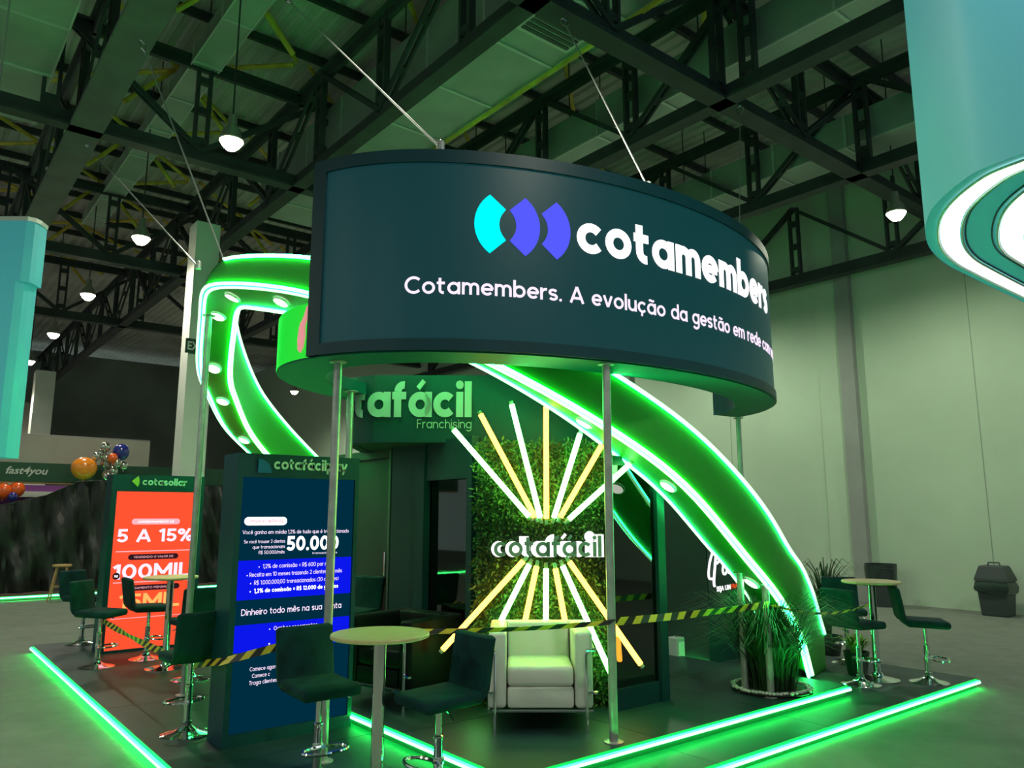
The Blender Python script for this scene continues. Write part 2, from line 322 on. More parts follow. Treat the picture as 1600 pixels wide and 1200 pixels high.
# ---- a round geometric stroke alphabet for the big lettering: every letter is one mesh of its own
def glyph(ch, t):
    S = []; R = (1-t)/2; h = t/2; AS = 1.42
    def arc(cx, cy, rx, ry, a0, a1, n=None):
        n = n or max(4, int(abs(a1-a0)/15)); S.append([(cx+rx*cos(radians(a0+(a1-a0)*k/n)), cy+ry*sin(radians(a0+(a1-a0)*k/n))) for k in range(n+1)])
    def ln(*p): S.append(list(p))
    def dot(cx, cy, r): S.append(('dot', cx, cy, r))
    acc = {'á':('a','ac'),'ã':('a','ti'),'ç':('c','ce'),'ê':('e','ci'),'é':('e','ac'),'ó':('o','ac')}
    base, mark = acc.get(ch, (ch, None)); w = 1.0
    if base == 'o': arc(.5,.5,R,R,0,360)
    elif base == 'c': arc(.5,.5,R,R,42,318); w = .92
    elif base == 'a': arc(.5,.5,R,R,0,360); ln((1-h,0),(1-h,1))
    elif base == 'd': arc(.5,.5,R,R,0,360); ln((1-h,0),(1-h,AS))
    elif base == 'b': arc(.5,.5,R,R,0,360); ln((h,0),(h,AS))
    elif base == 'p': arc(.5,.5,R,R,0,360); ln((h,-.42),(h,1))
    elif base == 'g': arc(.5,.5,R,R,0,360); ln((1-h,-.05),(1-h,1)); arc(.5,-.05,R,R*.85,0,-150)
    elif base == 'e': arc(.5,.5,R,R,0,318); ln((h,.5),(1-h*.6,.5)); w = .97
    elif base in 'nh':
        w = .90; r = (w-t)/2; ln((h,0),(h,AS if base == 'h' else 1)); arc(h+r,1-h-r,r,r,180,0); ln((w-h,1-h-r),(w-h,0))
    elif base == 'u': w = .90; r = (w-t)/2; ln((w-h,0),(w-h,1)); arc(h+r,h+r,r,r,180,360); ln((h,h+r),(h,1))
    elif base == 'm':
        ww = .78; r = (ww-t)/2; w = 2*ww-t; ln((h,0),(h,1))
        for k in (0,1):
            x = k*(ww-t); arc(x+h+r,1-h-r,r,r,180,0); ln((x+ww-h,1-h-r),(x+ww-h,0))
    elif base == 'r': w = .58; r = .40; ln((h,0),(h,1)); arc(h+r,1-h-r,r,r,180,80)
    elif base == 's':
        w = .80; ry = (1-t)/4; rx = (w-t)/2; n = 12
        up = [(w/2+rx*cos(radians(a)), .5+ry+ry*sin(radians(a))) for a in [25+(270-25)*k/n for k in range(n+1)]]
        lo = [(w/2+rx*cos(radians(a)), .5-ry+ry*sin(radians(a))) for a in [90-(90+155)*k/n for k in range(n+1)]]
        S.append(up+lo[1:])
    elif base == 't': w = .68; r = .26; x = .24; ln((x,1.30),(x,h+r)); arc(x+r,h+r,r,r,180,280); ln((0,1-h),(.62,1-h))
    elif base == 'f': w = .64; r = .25; x = .24; ln((x,0),(x,AS-h-r)); arc(x+r,AS-h-r,r,r,180,80); ln((0,1-h),(.60,1-h))
    elif base == 'i': w = t; ln((h,0),(h,1)); dot(h,1.28,h*1.12)
    elif base == 'l': w = t; ln((h,0),(h,AS))
    elif base == 'v': w = .92; ln((h*.8,1),(w/2,h*.3)); ln((w-h*.8,1),(w/2,h*.3))
    elif base == 'y': w = .92; ln((h*.8,1),(w/2,h*.3)); ln((w-h*.8,1),(w*.27,-.42))
    elif base == '.': w = t; dot(h,h,h*1.1)
    elif base == 'C': arc(.68,.71,.71-h,.71-h,45,315); w = 1.2
    elif base == 'A': w = 1.32; ln((h*.9,0),(w/2,AS-h*.4)); ln((w-h*.9,0),(w/2,AS-h*.4)); ln((.32,.42),(w-.32,.42))
    elif base == 'F': w = .80; ln((h,0),(h,AS)); ln((h,AS-h),(w,AS-h)); ln((h,.74),(w-.1,.74))
    elif base == 'M': w = 1.42; ln((h,0),(h,AS)); ln((w-h,0),(w-h,AS)); ln((h*1.2,AS-h),(w/2,.40)); ln((w-h*1.2,AS-h),(w/2,.40))
    elif base == 'I': w = t; ln((h,0),(h,AS))
    elif base == 'L': w = .84; ln((h,0),(h,AS)); ln((h,h),(w,h))
    elif base == '0': w = 1.06; arc(.53,.71,.53-h,.71-h,0,360)
    elif base == '1': w = .52; ln((w-h,0),(w-h,AS)); ln((.02,AS-.34),(w-h,AS-h*.6))
    elif base == '5': w = .94; ln((.10,AS-h),(w-.06,AS-h)); ln((.10+h,AS),(.07+h,.60)); arc(.45,.46,.49-h,.46-h,118,-158)
    elif base == '%': w = 1.42; r = .31-h*.7; tt = t*.8; arc(.31,1.08,r,r,0,360); arc(1.11,.34,r,r,0,360); ln((.34,0),(1.08,AS))
    elif base == 'q': arc(.5,.5,R,R,0,360); ln((1-h,-.42),(1-h,1))
    elif base == 'x': w = .86; ln((h*.8,0),(w-h*.8,1)); ln((h*.8,1),(w-h*.8,0))
    elif base == 'z': w = .80; ln((.03,1-h),(w-.03,1-h)); ln((.03,h),(w-.03,h)); ln((w-h,1-h),(h,h))
    elif base == 'V': w = 1.24; ln((h*.8,AS),(w/2,h*.3)); ln((w-h*.8,AS),(w/2,h*.3))
    elif base == 'D': w = 1.16; ln((h,0),(h,AS)); ln((h,h),(.48,h)); ln((h,AS-h),(.48,AS-h)); arc(.48,AS/2,w-.48-h,AS/2-h,-90,90)
    elif base in 'RP':
        w = .95; ln((h,0),(h,AS)); ln((h,AS-h),(.5,AS-h)); ln((h,.62),(.5,.62)); arc(.5,(AS-h+.62)/2,.45-h,(AS-h-.62)/2,-90,90)
        if base == 'R': ln((.5,.62),(w-h*.6,0))
    elif base == 'G': arc(.68,.71,.71-h,.71-h,45,360); ln((.75,.71),(1.38,.71)); w = 1.38
    elif base == 'T': w = .96; ln((w/2,0),(w/2,AS)); ln((0,AS-h),(w,AS-h))
    elif base in 'S$':
        w = .94; ry = (AS-t)/4; rx = (w-t)/2; n = 12; c = AS/2
        S.append([(w/2+rx*cos(radians(a)), c+ry+ry*sin(radians(a))) for a in [28+(270-28)*k/n for k in range(n+1)]]+[(w/2+rx*cos(radians(a)), c-ry+ry*sin(radians(a))) for a in [90-(90+152)*k/n for k in range(1, n+1)]])
        if base == '$': S.append(('mark', (w/2,-.14),(w/2,AS+.14)))
    elif base == '2': w = .92; arc(.46,.96,.44-h,.46-h,165,-38); ln((.76,.70),(.12+h,h)); ln((.08,h),(w-.04,h))
    elif base == '6': w = .98; arc(.49,.46,.49-h,.46-h,0,360); arc(.80,.50,.80-h,.90-h,100,182)
    elif base == '=': w = .8; ln((.06,.42),(.74,.42)); ln((.06,.86),(.74,.86))
    elif base == '•': w = .5; dot(.25,.5,.24)
    elif base == ',': w = t; ln((h*1.2,h*1.6),(h*.4,-.26))
    elif base == '(': w = .42; arc(.62,.60,.56,.95,140,220)
    elif base == ')': w = .42; arc(-.20,.60,.56,.95,-40,40)
    elif base == '/': w = .62; ln((.04,-.1),(.58,AS+.05))
    else: w = .45
    cx = w/2
    if mark == 'ac': S.append(('mark', (cx-.10,1.14),(cx+.16,1.44)))
    elif mark == 'ti': S.append(['mark', (cx-.28,1.17),(cx-.16,1.27),(cx,1.22),(cx+.16,1.17),(cx+.28,1.27)])
    elif mark == 'ci': S.append(['mark', (cx-.24,1.14),(cx,1.34),(cx+.24,1.14)])
    elif mark == 'ce': S.append(('mark', (cx+.02,h*.5),(cx-.02,-.30)))
    return S, w
def stroke_mesh(S, t, ext, f, thin=1.0):
    g = G()
    for s in S:
        if s[0] == 'dot':
            _, cx, cy, r = s; P = [(cx+r*cos(2*pi*k/14), cy+r*sin(2*pi*k/14)) for k in range(14)]; n = 14
            g.add([f(u, v, ext) for u, v in P]+[f(u, v, 0) for u, v in P], [tuple(range(n))]+[(i, n+i, n+(i+1) % n, (i+1) % n) for i in range(n)]); continue
        tt = t
        if s[0] == 'mark': s = list(s[1:]); tt = min(t*.85, .19)
        P = s; N = len(P)
        if N == 2: P = [(P[0][0]+(P[1][0]-P[0][0])*k/4, P[0][1]+(P[1][1]-P[0][1])*k/4) for k in range(5)]; N = 5
        closed = hypot(P[0][0]-P[-1][0], P[0][1]-P[-1][1]) < 1e-6; L = []; Rr = []
        for i in range(N):
            a = P[i-1] if i else (P[-2] if closed else P[0]); b = P[i+1] if i < N-1 else (P[1] if closed else P[-1])
            dx, dy = b[0]-a[0], b[1]-a[1]; l = hypot(dx, dy); nx, ny = -dy/l*tt/2, dx/l*tt/2
            L.append((P[i][0]+nx, P[i][1]+ny)); Rr.append((P[i][0]-nx, P[i][1]-ny))
        g.rows([[f(u, v, 0) for u, v in L], [f(u, v, ext) for u, v in L], [f(u, v, ext) for u, v in Rr], [f(u, v, 0) for u, v in Rr]])
    return g
def geo_text(body, m, parent, width, xh, t, f, ext=0.004, gap=0.10, name='letter', align='LEFT', hscale=None):
    """letters of x-height xh spread over width; f maps (u right, v up, w out) to a point"""
    gl = [glyph(c, t) for c in body]; tot = sum(w for _, w in gl)+gap*(len(body)-1); sx = width/tot; x = {'LEFT': 0, 'CENTER': -width/2, 'RIGHT': -width}[align]
    for (S, w), c in zip(gl, body):
        if S:
            x0 = x; ff = lambda u, v, o: f(x0+u*sx, v*xh, o)
            stroke_mesh(S, t, ext, ff).build(name, M[m], parent)
        x += (w+gap)*sx

def geo_line(body, m, parent, x, z, width, cap, y=0.018, t=0.17, align='LEFT', name='text_line', gap=0.14):
    fr = frame((x, y, z), (1,0,0), (0,0,1)); gl = [glyph(c, t) for c in body]; tot = sum(w for _, w in gl)+gap*(len(body)-1); sx = width/tot; xh = cap/1.42
    u0 = {'LEFT': 0, 'CENTER': -width/2, 'RIGHT': -width}[align]; g = G()
    for S, w in gl:
        if S:
            q = stroke_mesh(S, t, 0.001, lambda u, v, o: fr @ Vector((u0+u*sx, v*xh, o))); g.add(q.v, q.f)
        u0 += (w+gap)*sx
    return g.build(name, M[m], parent, kind='stuff')
# ================================================================ the hall
FZ = -0.10
g = G(); g.box(-14, 40, -12, 50, FZ-0.1, FZ); struct('floor', g.mesh('floor', M['carpet']))
# right wall with its pilasters and panel joints
WX = 16.2
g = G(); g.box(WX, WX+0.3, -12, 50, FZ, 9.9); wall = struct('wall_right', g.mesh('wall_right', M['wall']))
def pil(x0, y0, y1, m, name, z1=9.8):
    q = G(); q.box(x0, WX, y0, y1, FZ, z1); return struct(name, q.mesh(name, M[m]), wall)
pil(WX-0.16, 8.08, 8.40, 'pilaster', 'pilaster')
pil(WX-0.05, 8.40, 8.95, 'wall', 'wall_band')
for y in (5.78, 11.4, 2.2): pil(WX-0.004, y-0.007, y+0.007, 'joint', 'wall_joint')
for y in (14.6, 21.0): pil(WX-0.16, y, y+0.34, 'pilaster', 'pilaster')
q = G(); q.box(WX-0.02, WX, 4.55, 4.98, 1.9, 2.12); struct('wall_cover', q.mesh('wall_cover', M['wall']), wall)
g = G(); g.box(-14, 40, 45, 45.3, FZ, 9.9); struct('wall_far', g.mesh('wall_far', M['far_dark']))
# far pale wall pieces and white columns
q = G(); q.box(-2.5, 4.75, 40.0, 40.2, FZ, 6.6); struct('wall_far_office', q.mesh('wall_far_office', M['grey_cloth']))
cx0, cy0 = 4.24, 15.2
cc = thing('hall_column', 'tall square white hall column with a small dark green exit sign', 'column', (cx0+0.23, cy0+0.24, FZ)); 
g = G(); g.box(-0.23, 0.23, -0.24, 0.24, 0, 7.55); g.build('shaft', M['white_col'], cc)
g = G(); g.box(-0.26, 0.26, -0.27, 0.27, 0, 0.12); g.build('base', M['white_col'], cc)
g = G(); g.box(-0.29, 0.13, -0.29, -0.24, 4.86, 5.14); sg = g.build('exit_sign', M['exit'], cc, label='dark green exit sign')
letters('EXIT', 0, height=0.16, width=0.36, bold=0.02, xform=on_plane(frame((-0.26, -0.292, 4.92), (1,0,0), (0,0,1)))).build('sign_letters', M['letter_white'], sg)
cc = thing('hall_column', 'far slim white hall column beyond the food booth', 'column', (4.6, 36.5, FZ))
g = G(); g.box(-0.35, 0.35, -0.35, 0.35, 0, 7.6); g.build('shaft', M['white_col'], cc)
g = G(); g.box(-0.40, 0.40, -0.40, 0.40, 0, 0.3); g.build('base', M['white_col'], cc)

# ---------------------------------------------------------------- ceiling: corrugated roof, lattice trusses, braces
ceil = bpy.data.objects.new('ceiling', None); COL.objects.link(ceil); ceil['kind'] = 'structure'
ROOF = 10.3
prof = []; x = -14.0
while x < 24: prof += [(x, 0), (x+0.10, 0), (x+0.14, 0.05), (x+0.24, 0.05), (x+0.28, 0)]; x += 0.28
g = G(); g.rows([[Vector((px, -12, ROOF+pz)) for px, pz in prof], [Vector((px, 50, ROOF+pz)) for px, pz in prof]])
g.build('roof_sheet', M['roof'], ceil)
g = G(); g.box(-14, 24, -12, 50, ROOF+0.3, ROOF+0.4); g.build('roof_board', M['far_dark'], ceil)
ZL, ZU = 7.5, 9.35
def post_mesh(h, w=0.20):                                  # a battened strut: two angles and plates
    q = G()
    for sx in (-1, 1): q.box(sx*w/2-0.025, sx*w/2+0.025, -0.05, 0.05, 0, h)
    k = 0.12
    while k < h-0.1: q.box(-w/2, w/2, -0.045, 0.045, k, k+0.12); k += 0.55
    return q.mesh('truss_post', M['steel'])
POST = post_mesh(ZU-ZL-0.2)
def brace_mesh(L):
    q = G()
    for sy in (-1, 1): q.box(0, L, sy*0.05-0.02, sy*0.05+0.02, -0.04, 0.04)
    k = 0.4
    while k < L-0.3: q.box(k, k+0.14, -0.05, 0.05, -0.03, 0.03); k += 0.8
    return q.mesh('truss_brace', M['steel'])
STEP = 2.2; BL = sqrt(STEP**2+(ZU-ZL-0.2)**2); BRACE = brace_mesh(BL); BANG = math.atan2(ZU-ZL-0.2, STEP)
def truss(axis, c, a0, a1, wl=0.24, hl=0.26, m='steel', first=0.0, zl=ZL):
    q = G()
    def bar(z0, z1, w):
        if axis == 'y':
            q.box(c-w/2, c+w/2, a0, a1, z0, z1); 
        else: q.box(a0, a1, c-w/2, c+w/2, z0, z1)
    bar(zl, zl+0.05, wl); bar(zl+0.05, zl+hl, wl*0.36); bar(ZU-0.05, ZU, 0.22); bar(ZU-0.2, ZU, 0.07)
    t = q.build('roof_truss', M[m], ceil)
    a = a0+first; i = 0
    while a < a1-0.2:
        p = Vector((c, a, zl+0.2)) if axis == 'y' else Vector((a, c, zl+0.2))
        rz = pi/2 if axis == 'y' else 0
        put('truss_post', POST, t, mtx=Matrix.Translation(p) @ Matrix.Rotation(rz, 4, 'Z'))
        if a+STEP < a1:
            if i % 2 == 0: mt = Matrix.Translation(p) @ Matrix.Rotation(rz, 4, 'Z') @ Matrix.Rotation(-BANG, 4, 'Y')
            else: mt = Matrix.Translation(p+Vector((0,0,ZU-ZL-0.2))) @ Matrix.Rotation(rz, 4, 'Z') @ Matrix.Rotation(BANG, 4, 'Y')
            put('truss_brace', BRACE, t, mtx=mt)
        a += STEP; i += 1
    return t
truss('y', 1.80, 4.0, 44, wl=0.46, hl=0.12, m='steel_grey', first=0.6)
truss('y', 5.22, 4.2, 44, first=1.0)
truss('y', 8.78, 2.0, 30, first=1.4)
truss('y', 12.65, 3.0, 30, first=0.7)
truss('y', 15.75, 2.0, 26, first=0.5, zl=6.85)
truss('x', 6.06, 1.0, 16.2, first=1.1, wl=0.30)
truss('x', 12.70, -2.0, 16.2, first=1.1)
truss('x', 19.40, -2.0, 16.2, first=1.1)
truss('x', 26.0, -2.0, 16.2, first=1.1)
# purlins under the sheet and yellow braces
for yy in [4.5+1.65*k for k in range(16)]:
    q = G(); q.box(-4, 16.2, yy-0.04, yy+0.04, ROOF-0.16, ROOF-0.01); q.build('purlin', M['steel'], ceil)
PM = None
def rod(p, q_, r=0.045):
    q = G(); q.tube([p, q_], r, 6); return q.build('yellow_brace', M['yellow_rod'], ceil)
rng = random.Random(3)
for y0 in (6.2, 9.5, 12.8, 16.1, 19.4, 22.7, 26.0):
    for x0, x1 in ((-1.6, 1.8), (1.9, 5.1), (5.4, 8.6), (8.9, 12.5)):
        rod((x0, y0, ROOF-0.25), (x1, y0+3.2, ROOF-0.3)); 
        if x0 < 5: rod((x1, y0, ROOF-0.32), (x0, y0+3.2, ROOF-0.25))
        xm = (x0+x1)/2
        rod((xm, y0+1.6, ROOF-0.2), (xm-0.9, y0+1.6, ZU-0.3)); rod((xm, y0+1.6, ROOF-0.2), (xm+0.9, y0+1.6, ZU-0.3))
rod((7.02, 3.5, 8.17), (7.02, 14, 8.17), 0.04)
# ducts along the hall
def duct(label, x0, x1, y0, y1, z0, z1, vents=(), m='duct'):
    t = thing('air_duct', label, 'duct', ((x0+x1)/2, (y0+y1)/2, z0))
    ox, oy, oz = -(x0+x1)/2, -(y0+y1)/2, -z0
    q = G(); q.box(x0+ox, x1+ox, y0+oy, y1+oy, 0, z1+oz); q.build('duct_casing', M[m], t)
    y = y0+1.2
    while y < y1:
        q = G(); e = 0.02
        q.box(x0+ox-e, x1+ox+e, y+oy, y+oy+0.05, -e, z1+oz+e); q.build('flange', M['duct_edge'], t); y += 1.45
    for sx in (x0+ox, x1+ox):
        q = G(); q.box(sx-0.012, sx+0.012, y0+oy, y1+oy, -0.014, 0.014); q.build('corner_seam', M['duct_edge'], t)
    for (vy, side) in vents:
        q = G(); q.box(x0+ox+0.18, x1+ox-0.12, vy+oy, vy+oy+0.95, -0.035, -0.002); v = q.build('vent_frame', M['duct_edge'], t)
        q = G()
        for k in range(9): q.box(x0+ox+0.24, x1+ox-0.18, vy+oy+0.06+k*0.095, vy+oy+0.12+k*0.095, -0.05, -0.034)
        q.build('vent_slats', M['grille'], v, kind='stuff')
    for a in range(int((y1-y0)/2.9)):
        for sx in (x0+ox+0.02, x1+ox-0.02):
            q = G(); q.tube([(sx, y0+oy+0.5+a*2.9, z1+oz-0.02), (sx, y0+oy+0.5+a*2.9, ROOF-z0-0.05)], 0.012, 5); q.build('hanger_rod', M['steel'], t)
duct('wide grey air duct with a square vent grille above the curved screen', 5.75, 7.0, 3.6, 16, 8.2, 9.25, [(6.35, 0), (12.2, 0)])
duct('tall green-lit air duct between two trusses right of the vent grille duct', 9.0, 9.85, 3.2, 16, 8.2, 8.85)
duct('long air duct nearest the pale hall wall, high under the roof', 12.78, 13.6, 3.6, 20, 8.2, 8.8)
duct('narrow green-lit air duct left of the brightest hall lamp', 3.25, 3.70, 5.5, 22, 9.2, 9.5)
duct('broad grey air duct at the upper left corner of the hall', -0.2, 1.28, 8.5, 14.5, 8.2, 8.7)

# ---------------------------------------------------------------- hanging lamps
q = G(); q.lathe([(0.0, -0.10), (0.07, -0.095), (0.115, -0.05), (0.165, 0.03)], 20); LENS = q.mesh('lens', M['lens'], True)
q = G(); q.lathe([(0.16, 0.03), (0.17, 0.05), (0.12, 0.20), (0.07, 0.26), (0.06, 0.42), (0.0, 0.44)], 20); HOUS = q.mesh('housing', M['lamp_metal'], True)
q = G(); q.tube([(0, 0, 0.42), (0, 0, ROOF-6.905)], 0.012, 6); ROD = q.mesh('rod', M['steel'])
LL = ['brightest and largest glowing hall lamp, hung high left of the curved screen',
      'second glowing hall lamp of the left row, counted from the largest',
      'third glowing hall lamp of the left row, above the column side of the food booth',
      'fourth glowing hall lamp of the left row, counted from the largest',
      'fifth glowing hall lamp of the left row, near the far column',
      'farthest and smallest glowing hall lamp at the left edge of the hall',
      'glowing hall lamp beside the hanging blue-teal sign',
      'small far glowing hall lamp beneath the left end of the curved screen']
for i, (lx, ly) in enumerate(LAMPS_SEEN):
    t = thing('high_bay_lamp', LL[i], 'lamp', (lx, ly, 6.9), 0, 'high bay lamps of the hall')
    put('lens', LENS, t); put('housing', HOUS, t); put('rod', ROD, t)

# ================================================================ the stage platforms
def deck(name, label, x0, x1, y0, y1, z0, z1, bx, by, mtop, step=0.0):
    t = thing(name, label, 'platform', (x0, y0, z0)); h = z1-z0
    q = G(); q.box(0.02, x1-x0-0.02, 0.02, y1-y0-0.02, 0, h-0.02); q.build('frame', M['deck_edge'], t)
    nx = max(1, round((x1-x0)/bx)); ny = max(1, round((y1-y0)/by)); dx = (x1-x0)/nx; dy = (y1-y0)/ny
    q = G(); q.box(0.003, dx-0.003, 0.003, dy-0.003, 0, 0.018); me = q.mesh('floor_panel', M['deck'])
    for i in range(nx):
        for j in range(ny): put('floor_panel', me, t, (i*dx, j*dy, h-0.018))
    return t
outer = deck('stage_platform', 'low dark outer stage platform edged with a green light strip on the carpet', 1.70, 9.12, 3.52, 12.15, FZ, 0.0, 1.48, 2.46, 'deck')
inner = deck('stage_platform', 'upper dark stage platform with green light strip under the white armchair', 3.16, 7.28, 3.95, 9.0, 0.0, 0.10, 1.37, 1.26, 'deck')
def strip(path, n, parent, off):
    led('light_strip', [Vector(p)-Vector(off) for p in path], n, parent, 0.011, 'led_floor_core', 'led_floor_glow')
strip([(1.69, 12.1, -0.035), (1.69, 3.5, -0.035)], (-0.8, 0, -0.3), outer, (1.70, 3.52, FZ))
strip([(1.69, 3.51, -0.035), (9.12, 3.51, -0.035)], (0, -0.8, -0.3), outer, (1.70, 3.52, FZ))
strip([(3.15, 8.9, 0.07), (3.15, 3.94, 0.07)], (-0.8, 0, -0.3), inner, (3.16, 3.95, 0))
strip([(3.15, 3.94, 0.07), (7.28, 3.94, 0.07)], (0, -0.8, -0.3), inner, (3.16, 3.95, 0))

# ================================================================ the curved sign on its ring
EX, EY, EA, EB = 5.07, 5.61, 2.77, 1.70
def ell(deg, ka=0.0): 
    t = radians(deg); return (EX+(EA-ka)*cos(t), EY+(EB-ka)*sin(t))
_T = [185+175*k/1400 for k in range(1401)]; _A = [0.0]
for a, b in zip(_T, _T[1:]):
    p, r = ell(a), ell(b); _A.append(_A[-1]+hypot(r[0]-p[0], r[1]-p[1]))
def deg_at(s): return interp(s, list(zip(_A, _T))) if False else _bis(s)
def _bis(s):
    lo, hi = 0, 1400
    while hi-lo > 1:
        m = (lo+hi)//2
        if _A[m] <= s: lo = m
        else: hi = m
    return _T[lo]+(_T[hi]-_T[lo])*(s-_A[lo])/max(1e-9, _A[hi]-_A[lo])
def on_ring(s0, z0, out=0.0):
    def f(u, v, w):
        d = _bis(max(0, min(_A[-1]-1e-6, s0+u))); t = radians(d); p = ell(d)
        n = Vector((cos(t)/EA, sin(t)/EB, 0)).normalized(); return Vector((p[0], p[1], z0+v)) + n*(out+w)
    return f
ZB, ZT = 2.85, 4.375
def arcdeg(a, b, n): return [a+(b-a)*k/n for k in range(n+1)]
sign = thing('curved_led_sign', 'large curved dark LED sign with a white members brand name above the stand', 'sign', (EX, EY, ZB))
OFF = Vector((EX, EY, ZB))
def rel(q, o=OFF):
    q.v = [tuple(Vector(v)-o) for v in q.v]; return q
D = arcdeg(190.2, 353, 90)
q = G(); q.sweep([ell(d) for d in D], ZB, ZT, [ell(d, 0.40) for d in D]); rel(q).build('sign_body', M['teal_dark'], sign, True)
q = G(); q.sweep([ell(d, -0.004) for d in D], ZB-0.012, ZB-0.001, [ell(d, 0.404) for d in D]); rel(q).build('soffit', M['teal_lit'], sign, True)
D2 = arcdeg(194.2, 352, 90)
q = G(); q.sweep([ell(d, -0.012) for d in D2], ZB+0.085, ZT-0.10, [ell(d, 0.004) for d in D2]); scr = rel(q).build('screen', M['screen_sheen'], sign, True)
for z0, z1 in ((ZT-0.10, ZT), (ZB, ZB+0.085)):
    q = G(); q.sweep([ell(d, -0.03) for d in D], z0, z1, [ell(d, 0.01) for d in D]); rel(q).build('frame_rail', M['teal_dark'], sign, True)
Dl = arcdeg(190.2, 194.3, 4)
q = G(); q.sweep([ell(d, -0.03) for d in Dl], ZB, ZT, [ell(d, 0.01) for d in Dl]); rel(q).build('frame_rail', M['teal_dark'], sign, True)
# the low ring behind and the green panel with its pink mark
D = arcdeg(98, 190.2, 60)
q = G(); q.sweep([ell(d) for d in D], ZB-0.012, ZB+0.10, [ell(d, 0.40) for d in D]); rel(q).build('rear_ring', M['teal_lit'], sign, True)
D = arcdeg(164, 190.2, 24)
q = G(); q.sweep([ell(d, -0.004) for d in D], ZB, ZB+0.42, [ell(d, 0.06) for d in D]); pn = rel(q).build('green_panel', M['green_box'], sign, True)
hand = [(-.10,-.14),(-.03,-.17),(.05,-.12),(.09,-.02),(.07,.06),(.12,.12),(.15,.19),(.17,.25),(.12,.23),(.06,.16),(.01,.12),(-.05,.10),(-.09,.04),(-.12,-.05)]
def emblem(u, v, w):
    d = 187.6+u*13; p = ell(d, -0.008-w); return Vector((p[0], p[1], ZB+0.19+v*0.85)) - OFF
g = G(); n = len(hand); g.add([emblem(u, v, 0.012) for u, v in hand]+[emblem(u, v, -0.002) for u, v in hand], [tuple(range(n))]+[(i, n+i, n+(i+1) % n, (i+1) % n) for i in range(n)])
g.build('pink_emblem', M['pink'], pn)
# lettering and the three logo shapes
RF = lambda s0, z0: (lambda u, v, w: on_ring(s0, z0, 0.013)(u, v, w)-OFF)
geo_text('cotamembers', 'white_text', scr, 2.86, 0.245, 0.285, RF(2.24, 3.672), gap=0.10)
geo_text('Cotamembers. A evolução da gestão em rede com você', 'pink_text', scr, 4.62, 0.092, 0.21, RF(0.94, 3.265), gap=0.13, ext=0.003)
def arcshape(flip):
    pts = [(0.2825-0.2825*cos(a), 0.2825*sin(a)) for a in [-0.935+1.87*k/14 for k in range(15)]]
    pts += [(0.235, 0.12)]+[(0.342-0.157*cos(a), 0.157*sin(a)) for a in [0.72-1.44*k/8 for k in range(9)]]+[(0.235, -0.12)]
    if flip: pts = [(0.235-x, y) for x, y in pts][::-1]
    return pts
def logo(s0, zc, flip, m):
    P = arcshape(flip); f = on_ring(s0, zc, 0.013); n = len(P); g = G()
    g.add([f(u, v, 0.004)-OFF for u, v in P]+[f(u, v, -0.002)-OFF for u, v in P], [tuple(range(n))[::-1]]+[(i, (i+1) % n, n+(i+1) % n, n+i) for i in range(n)])
    g.build('logo_arc', M[m], scr)
logo(1.435, 3.815, False, 'cyan'); logo(1.70, 3.815, True, 'violet'); logo(1.95, 3.815, True, 'violet')
# ---------------------------------------------------------------- poles
def pole(label, x, y, z0, z1, r=0.032):
    t = thing('support_pole', label, 'pole', (x, y, z0), 0, 'round metal support poles of the stand')
    q = G(); q.tube([(0, 0, 0.008), (0, 0, z1-z0-0.008)], r, 14); q.build('tube', M['galv_pole'], t, True)
    q = G(); q.lathe([(r*2.2, 0), (r*2.2, 0.008), (r*1.3, 0.012)], 16); q.build('flange', M['galv_pole'], t)
    q = G(); q.lathe([(r*1.3, z1-z0-0.012), (r*2.0, z1-z0-0.008), (r*2.0, z1-z0)], 16); q.build('flange', M['galv_pole'], t)
pole('support pole standing in front of the blue screen totem, behind the stool', 2.56, 5.27, 0, ZB-0.012)
pole('support pole standing at the platform edge right of the white armchair', 4.205, 4.06, 0.10, ZB-0.012)
pole('support pole behind the blue screen totem, in front of the facade letters', 3.30, 6.50, 0.10, ZB-0.012)
pole('thin green-lit pole under the far right end of the curved sign', 7.86, 5.42, 0, ZB-0.012, 0.03)
pole('left of the two support poles standing at the pebble tray of grass', 6.30, 4.41, 0.10, 1.16)
pole('right of the two support poles standing at the pebble tray of grass', 6.30, 4.145, 0.10, 1.07)
pole('tall support pole beside the red screen totem under the ribbon turn', 2.40, 7.95, 0, 3.72)
# ================================================================ the green light ribbon
PL = [(9.15,5.35),(8.75,4.92),(7.85,4.62),(6.9,4.22),(6.1,4.07),(5.2,4.13),(4.3,4.48),(3.45,5.15),(2.68,6.1),(2.2,7.15),(2.42,8.3),(2.75,9.15),(3.4,9.95),(4.3,10.35),(5.3,10.5),(6.5,10.5)]
RC = catmull(PL, 8); RS = [k/8 for k in range(len(RC))]
RW = [(0,.46),(7,.46),(9,.34),(20,.34)]
RL = [(0,-.9),(1.6,-.45),(2.32,.10),(2.73,.45),(3.03,.64),(3.42,.87),(3.99,1.18),(4.32,1.39),(4.94,1.89),(5.2,2.07),(5.75,2.39),(6.45,2.79),(6.73,2.95),(7.4,3.31),(7.99,3.57),(8.35,3.68),(8.73,3.76),(9.3,3.86),(9.7,3.85),(10.1,3.62),(10.45,3.35),(11.28,3.08),(11.6,2.86),(12.3,2.52),(13.1,2.04),(14.1,1.48),(15,.95)]
